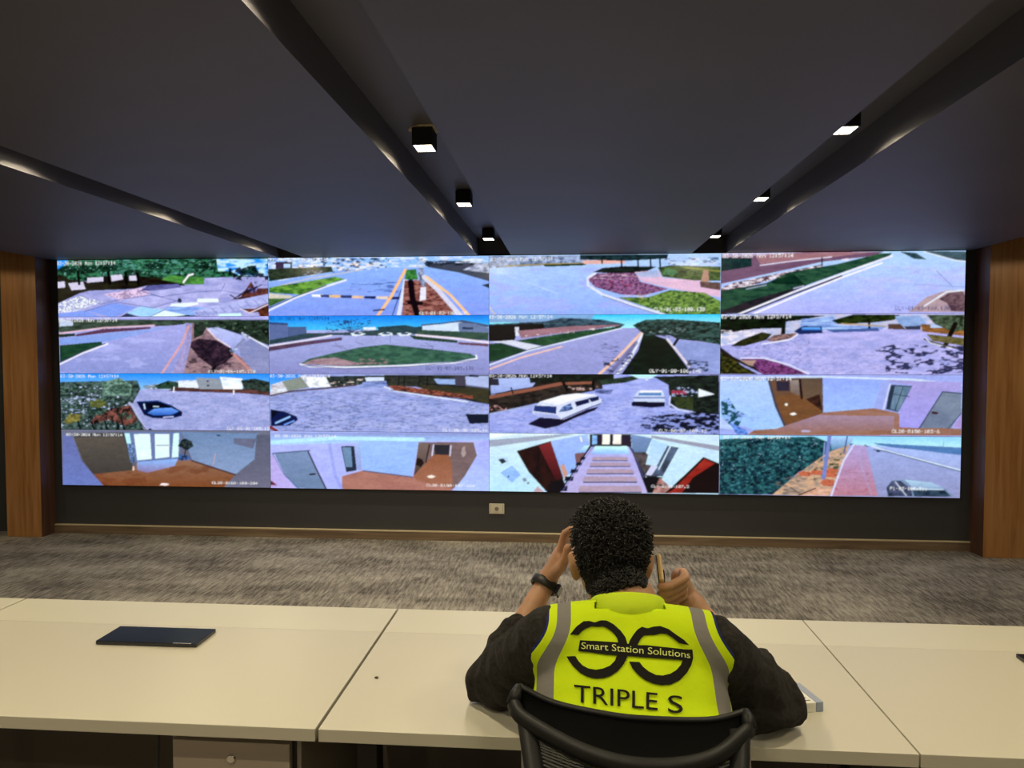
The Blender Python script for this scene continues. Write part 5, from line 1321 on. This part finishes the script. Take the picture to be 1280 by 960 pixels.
# printed emblem and words, laid on the vest's back
dg = bpy.context.evaluated_depsgraph_get()
vv = [v.co.copy() for v in vest_me2.vertices]; ff = [list(p.vertices) for p in vest_me2.polygons]
bvh = BVHTree.FromPolygons(vv, ff)
cy, sy_, cp_, sp_ = math.cos(YAW), math.sin(YAW), math.cos(PITCH), math.sin(PITCH)
FWD = P_((-sy_ * cp_, cy * cp_, sp_)); RT = P_((cy, sy_, 0)); UPV = RT.cross(FWD)
def ray_px(x, y): return (RT * ((x - 640) / FPX) - UPV * ((y - 480) / FPX) + FWD).normalized()
def on_vest(x, y, lift):
    """x,y in the measured drawing of the print (see zoom frame), returned on the cloth"""
    d = ray_px(700 + x / 6.857, 765 + y / 6.857)
    h = bvh.ray_cast(CAM, d)
    if h[0] is None:
        return CAM + d * 1.34
    return h[0] + h[1].normalized() * (lift if h[1].dot(d) < 0 else -lift)
def strip(outer, inner, n=60):
    def res(P, n):
        P = [P_((x, y, 0)) for x, y in P]; L = [0]
        for a, b in zip(P, P[1:]): L.append(L[-1] + (b - a).length)
        out = []
        for k in range(n):
            t = L[-1] * k / (n - 1); i = min(len(P) - 2, max(0, next((j for j in range(len(L) - 1) if L[j + 1] >= t), len(P) - 2)))
            out.append(P[i].lerp(P[i + 1], (t - L[i]) / max(1e-6, L[i + 1] - L[i])))
        return out
    A, B = res(outer, n), res(inner, n)
    return [[(A[i].x, A[i].y), (A[i + 1].x, A[i + 1].y), (B[i + 1].x, B[i + 1].y), (B[i].x, B[i].y)] for i in range(n - 1)]
def flat_to_cloth(name, polys, m, lift, parent, sub=14):
    bm = bmesh.new()
    for p in polys:
        vs = [bm.verts.new((x, y, 0)) for x, y in p]
        f = bm.faces.new(vs)
        bmesh.ops.triangulate(bm, faces=[f])
    for _ in range(6):
        es = [e for e in bm.edges if e.calc_length() > sub]
        if not es: break
        bmesh.ops.subdivide_edges(bm, edges=es, cuts=1)
        bmesh.ops.triangulate(bm, faces=[f for f in bm.faces if len(f.verts) > 3])
    for v in bm.verts: v.co = on_vest(v.co.x, v.co.y, lift)
    return obj(name, bm, m, parent)
LEFT = strip([(85, 195), (140, 130), (200, 85), (250, 82), (300, 95), (350, 75), (400, 78), (460, 110), (520, 165), (560, 220), (582, 290), (585, 335), (574, 400), (545, 455), (500, 510), (440, 550), (380, 570), (320, 576), (250, 565), (180, 530), (120, 475), (80, 420), (58, 380)],
             [(160, 197), (185, 170), (220, 145), (270, 126), (320, 130), (370, 128), (410, 145), (455, 180), (490, 230), (503, 285), (502, 330), (493, 375), (470, 425), (430, 465), (370, 490), (310, 500), (250, 490), (200, 465), (165, 430), (135, 382)], 90)
RTOP = strip([(1105, 285), (1060, 240), (1000, 200), (930, 150), (860, 125), (800, 130), (750, 145), (700, 132), (660, 160), (625, 205), (598, 250), (580, 300), (575, 350)],
             [(1020, 270), (960, 220), (910, 190), (860, 188), (810, 200), (770, 200), (720, 205), (690, 235), (672, 270), (660, 300), (652, 350)], 60)
RLOW = strip([(590, 430), (620, 490), (670, 545), (730, 590), (800, 620), (870, 632), (950, 625), (1020, 590), (1080, 530), (1120, 460), (1138, 390), (1132, 322)],
             [(680, 435), (710, 475), (760, 515), (820, 545), (880, 550), (940, 535), (990, 505), (1030, 460), (1048, 415), (1048, 370), (1045, 322)], 70)
BAR = [(170, 243), (500, 268), (660, 290), (740, 290), (900, 308), (1060, 322), (1060, 420), (900, 408), (600, 385), (400, 372), (158, 338)]
flat_to_cloth('printed_emblem', LEFT + RTOP + RLOW, M['print'], .0026, vest)
flat_to_cloth('printed_bar', [BAR], M['print'], .0030, vest)
def text_polys(body, x0, y0, x1, y1, height, name, m, lift, bold=0.0):
    cu = bpy.data.curves.new('t', 'FONT'); cu.body = body; cu.size = 1; cu.resolution_u = 4; cu.offset = bold
    o = bpy.data.objects.new('t', cu); C.objects.link(o)
    dg = bpy.context.evaluated_depsgraph_get()
    me = bpy.data.meshes.new_from_object(o.evaluated_get(dg))
    bpy.data.objects.remove(o)
    xs = [v.co.x for v in me.vertices]; a, b = min(xs), max(xs)
    bm = bmesh.new(); bm.from_mesh(me); bpy.data.meshes.remove(me)
    dxv, dyv = (x1 - x0), (y1 - y0)
    for v in bm.verts:
        t = (v.co.x - a) / (b - a)
        v.co = P_((x0 + dxv * t, y0 + dyv * t - v.co.y / .72 * height, 0))
    bmesh.ops.triangulate(bm, faces=bm.faces[:])
    for _ in range(3):
        es = [e for e in bm.edges if e.calc_length() > 16]
        if not es: break
        bmesh.ops.subdivide_edges(bm, edges=es, cuts=1)
        bmesh.ops.triangulate(bm, faces=[f for f in bm.faces if len(f.verts) > 3])
    for v in bm.verts: v.co = on_vest(v.co.x, v.co.y, lift)
    return obj(name, bm, m, vest)
text_polys('Smart Station Solutions', 185, 322, 1108, 402, 62, 'printed_company_name', M['print_lime'], .0046)
text_polys('TRIPLE', 125, 778, 835, 852, 158, 'printed_word', M['print'], .0030)
text_polys('S', 922, 868, 1048, 878, 158, 'printed_letter', M['print'], .0030)

# ------------------------------------------------------------------ mesh office chair
chx, chy = .105, 1.02
ch = empty('office_chair', (chx, chy, 0), 'black mesh-backed office chair the man sits in', 'chair')
off = P_((chx, chy, 0))
A_ = [P_(p) - off for p in [(-.088, 1.262, .936), (-.026, 1.240, .919), (.064, 1.215, .9145), (.131, 1.205, .9145), (.237, 1.225, .907), (.302, 1.254, .910)]]
B_ = [P_(p) - off for p in [(-.097, 1.245, .912), (-.073, 1.212, .900), (.028, 1.150, .882), (.123, 1.125, .878), (.223, 1.150, .881), (.303, 1.228, .892)]]
Ac, Bc = catmull(A_, 8), catmull(B_, 8)
bm = bmesh.new(); add_tube(bm, Bc, [.0115 for i in range(len(Bc))], 12, flat=(1, 1.25)); 
obj('back_rim', bm, M['chair_plastic'], ch, True)
bm = bmesh.new(); add_tube(bm, Ac, .0055, 8); 
for a, b in ((Ac[0], Bc[0]), (Ac[-1], Bc[-1])): add_tube(bm, [a, (a + b) / 2 + P_((0, -.004, .004)), b], [.007, .011, .013], 10)
obj('upper_rim', bm, M['chair_plastic'], ch, True)
bm = bmesh.new()     # cloth band between the rims, slightly hollow, with fine slots
n = len(Ac); R_ = 9
rows = []
for i in range(n):
    row = []
    for j in range(R_):
        t = j / (R_ - 1)
        p = Ac[i].lerp(Bc[i], t) + P_((0, 0, -.010 * math.sin(math.pi * t)))
        row.append(bm.verts.new(p))
    rows.append(row)
for i in range(n - 1):
    for j in range(R_ - 1): bm.faces.new((rows[i][j], rows[i + 1][j], rows[i + 1][j + 1], rows[i][j + 1]))
bmesh.ops.solidify(bm, geom=bm.faces[:], thickness=.002)
obj('top_band', bm, M['chair_fabric'], ch, True)
# side frames and spine
Lf = [P_(p) - off for p in [(-.070, 1.218, .892), (-.060, 1.180, .860), (-.042, 1.115, .80), (-.035, 1.03, .70), (-.020, .955, .60), (.03, .93, .50), (.05, .95, .44)]]
Rf = [P_((2 * chx + .0, 0, 0)) + P_((-p.x - chx * 2 + .002, p.y, p.z)) for p in Lf]
Rf = [P_((-(p.x) + .004, p.y, p.z)) for p in Lf]
Lc, Rc = catmull(Lf, 6), catmull(Rf, 6)
for c_ in (Lc, Rc):
    bm = bmesh.new(); add_tube(bm, c_, .013, 10, flat=(1.35, .9)); obj('side_frame', bm, M['chair_plastic'], ch, True)
bm = bmesh.new()   # horizontal mesh strands between the frames
for k in range(56):
    t = .06 + .80 * k / 55
    i = t * (len(Lc) - 1); i0 = int(i); fr = i - i0
    a = Lc[i0].lerp(Lc[i0 + 1], fr); b = Rc[i0].lerp(Rc[i0 + 1], fr)
    pts = [a.lerp(b, s / 10) + P_((0, -.055 * math.sin(math.pi * s / 10) * (1 - t * .6), -.012 * math.sin(math.pi * s / 10))) for s in range(11)]
    add_tube(bm, pts, .0019, 4)
for s in range(1, 24):
    pts = []
    for k in range(12):
        t = .06 + .80 * k / 11
        i = t * (len(Lc) - 1); i0 = int(i); fr = i - i0
        a = Lc[i0].lerp(Lc[i0 + 1], fr); b = Rc[i0].lerp(Rc[i0 + 1], fr); u = s / 24
        pts.append(a.lerp(b, u) + P_((0, -.055 * math.sin(math.pi * u) * (1 - t * .6), -.012 * math.sin(math.pi * u))))
    add_tube(bm, pts, .0010, 4)
o = obj('mesh_strands', bm, M['strand'], ch); o['kind'] = 'stuff'; o['label'] = 'black open mesh of the backrest'
bm = bmesh.new(); add_tube(bm, catmull([(0, .03, .80), (0, -.085, .68), (0, -.135, .56), (0, -.13, .46), (0, -.04, .39)], 6), .022, 12, flat=(1.4, .8)); obj('spine', bm, M['chair_plastic'], ch, True)
bm = bmesh.new(); add_box(bm, -.24, .24, -.16, .32, .40, .455, .025); obj('seat', bm, M['chair_fabric'], ch, True)
bm = bmesh.new(); add_box(bm, -.09, .09, -.08, .12, .36, .40, .01); obj('tilt_mechanism', bm, M['dark_metal'], ch)
bm = bmesh.new(); add_lathe(bm, [(.028, .12), (.028, .24), (.016, .245), (.016, .36)], 20); obj('gas_lift', bm, M['dark_metal'], ch, True)
bm = bmesh.new(); add_lathe(bm, [(.05, .075), (.05, .12), (.03, .13)], 20); hub = obj('base_hub', bm, M['chair_plastic'], ch)
for k in range(5):
    a = k * 2 * math.pi / 5 + .3
    d = P_((math.cos(a), math.sin(a), 0))
    bm = bmesh.new(); add_tube(bm, [d * .03 + P_((0, 0, .10)), d * .18 + P_((0, 0, .09)), d * .29 + P_((0, 0, .07))], [.022, .018, .013], 10, flat=(1.2, .8)); lg = obj('leg', bm, M['chair_plastic'], ch, True)
    bm = bmesh.new()
    Mx = Matrix.Translation(d * .29 + P_((0, 0, .027))) @ Matrix.Rotation(a + math.pi / 2, 4, 'Z') @ Matrix.Rotation(math.pi / 2, 4, 'Y')
    add_lathe(bm, [(.020, -.022), (.0265, -.018), (.0265, -.004), (.018, -.003), (.018, .003), (.0265, .004), (.0265, .018), (.020, .022)], 16, Mx)
    add_tube(bm, [d * .29 + P_((0, 0, .03)), d * .29 + P_((0, 0, .075))], .007, 8)
    obj('caster', bm, M['black_plastic'], lg)
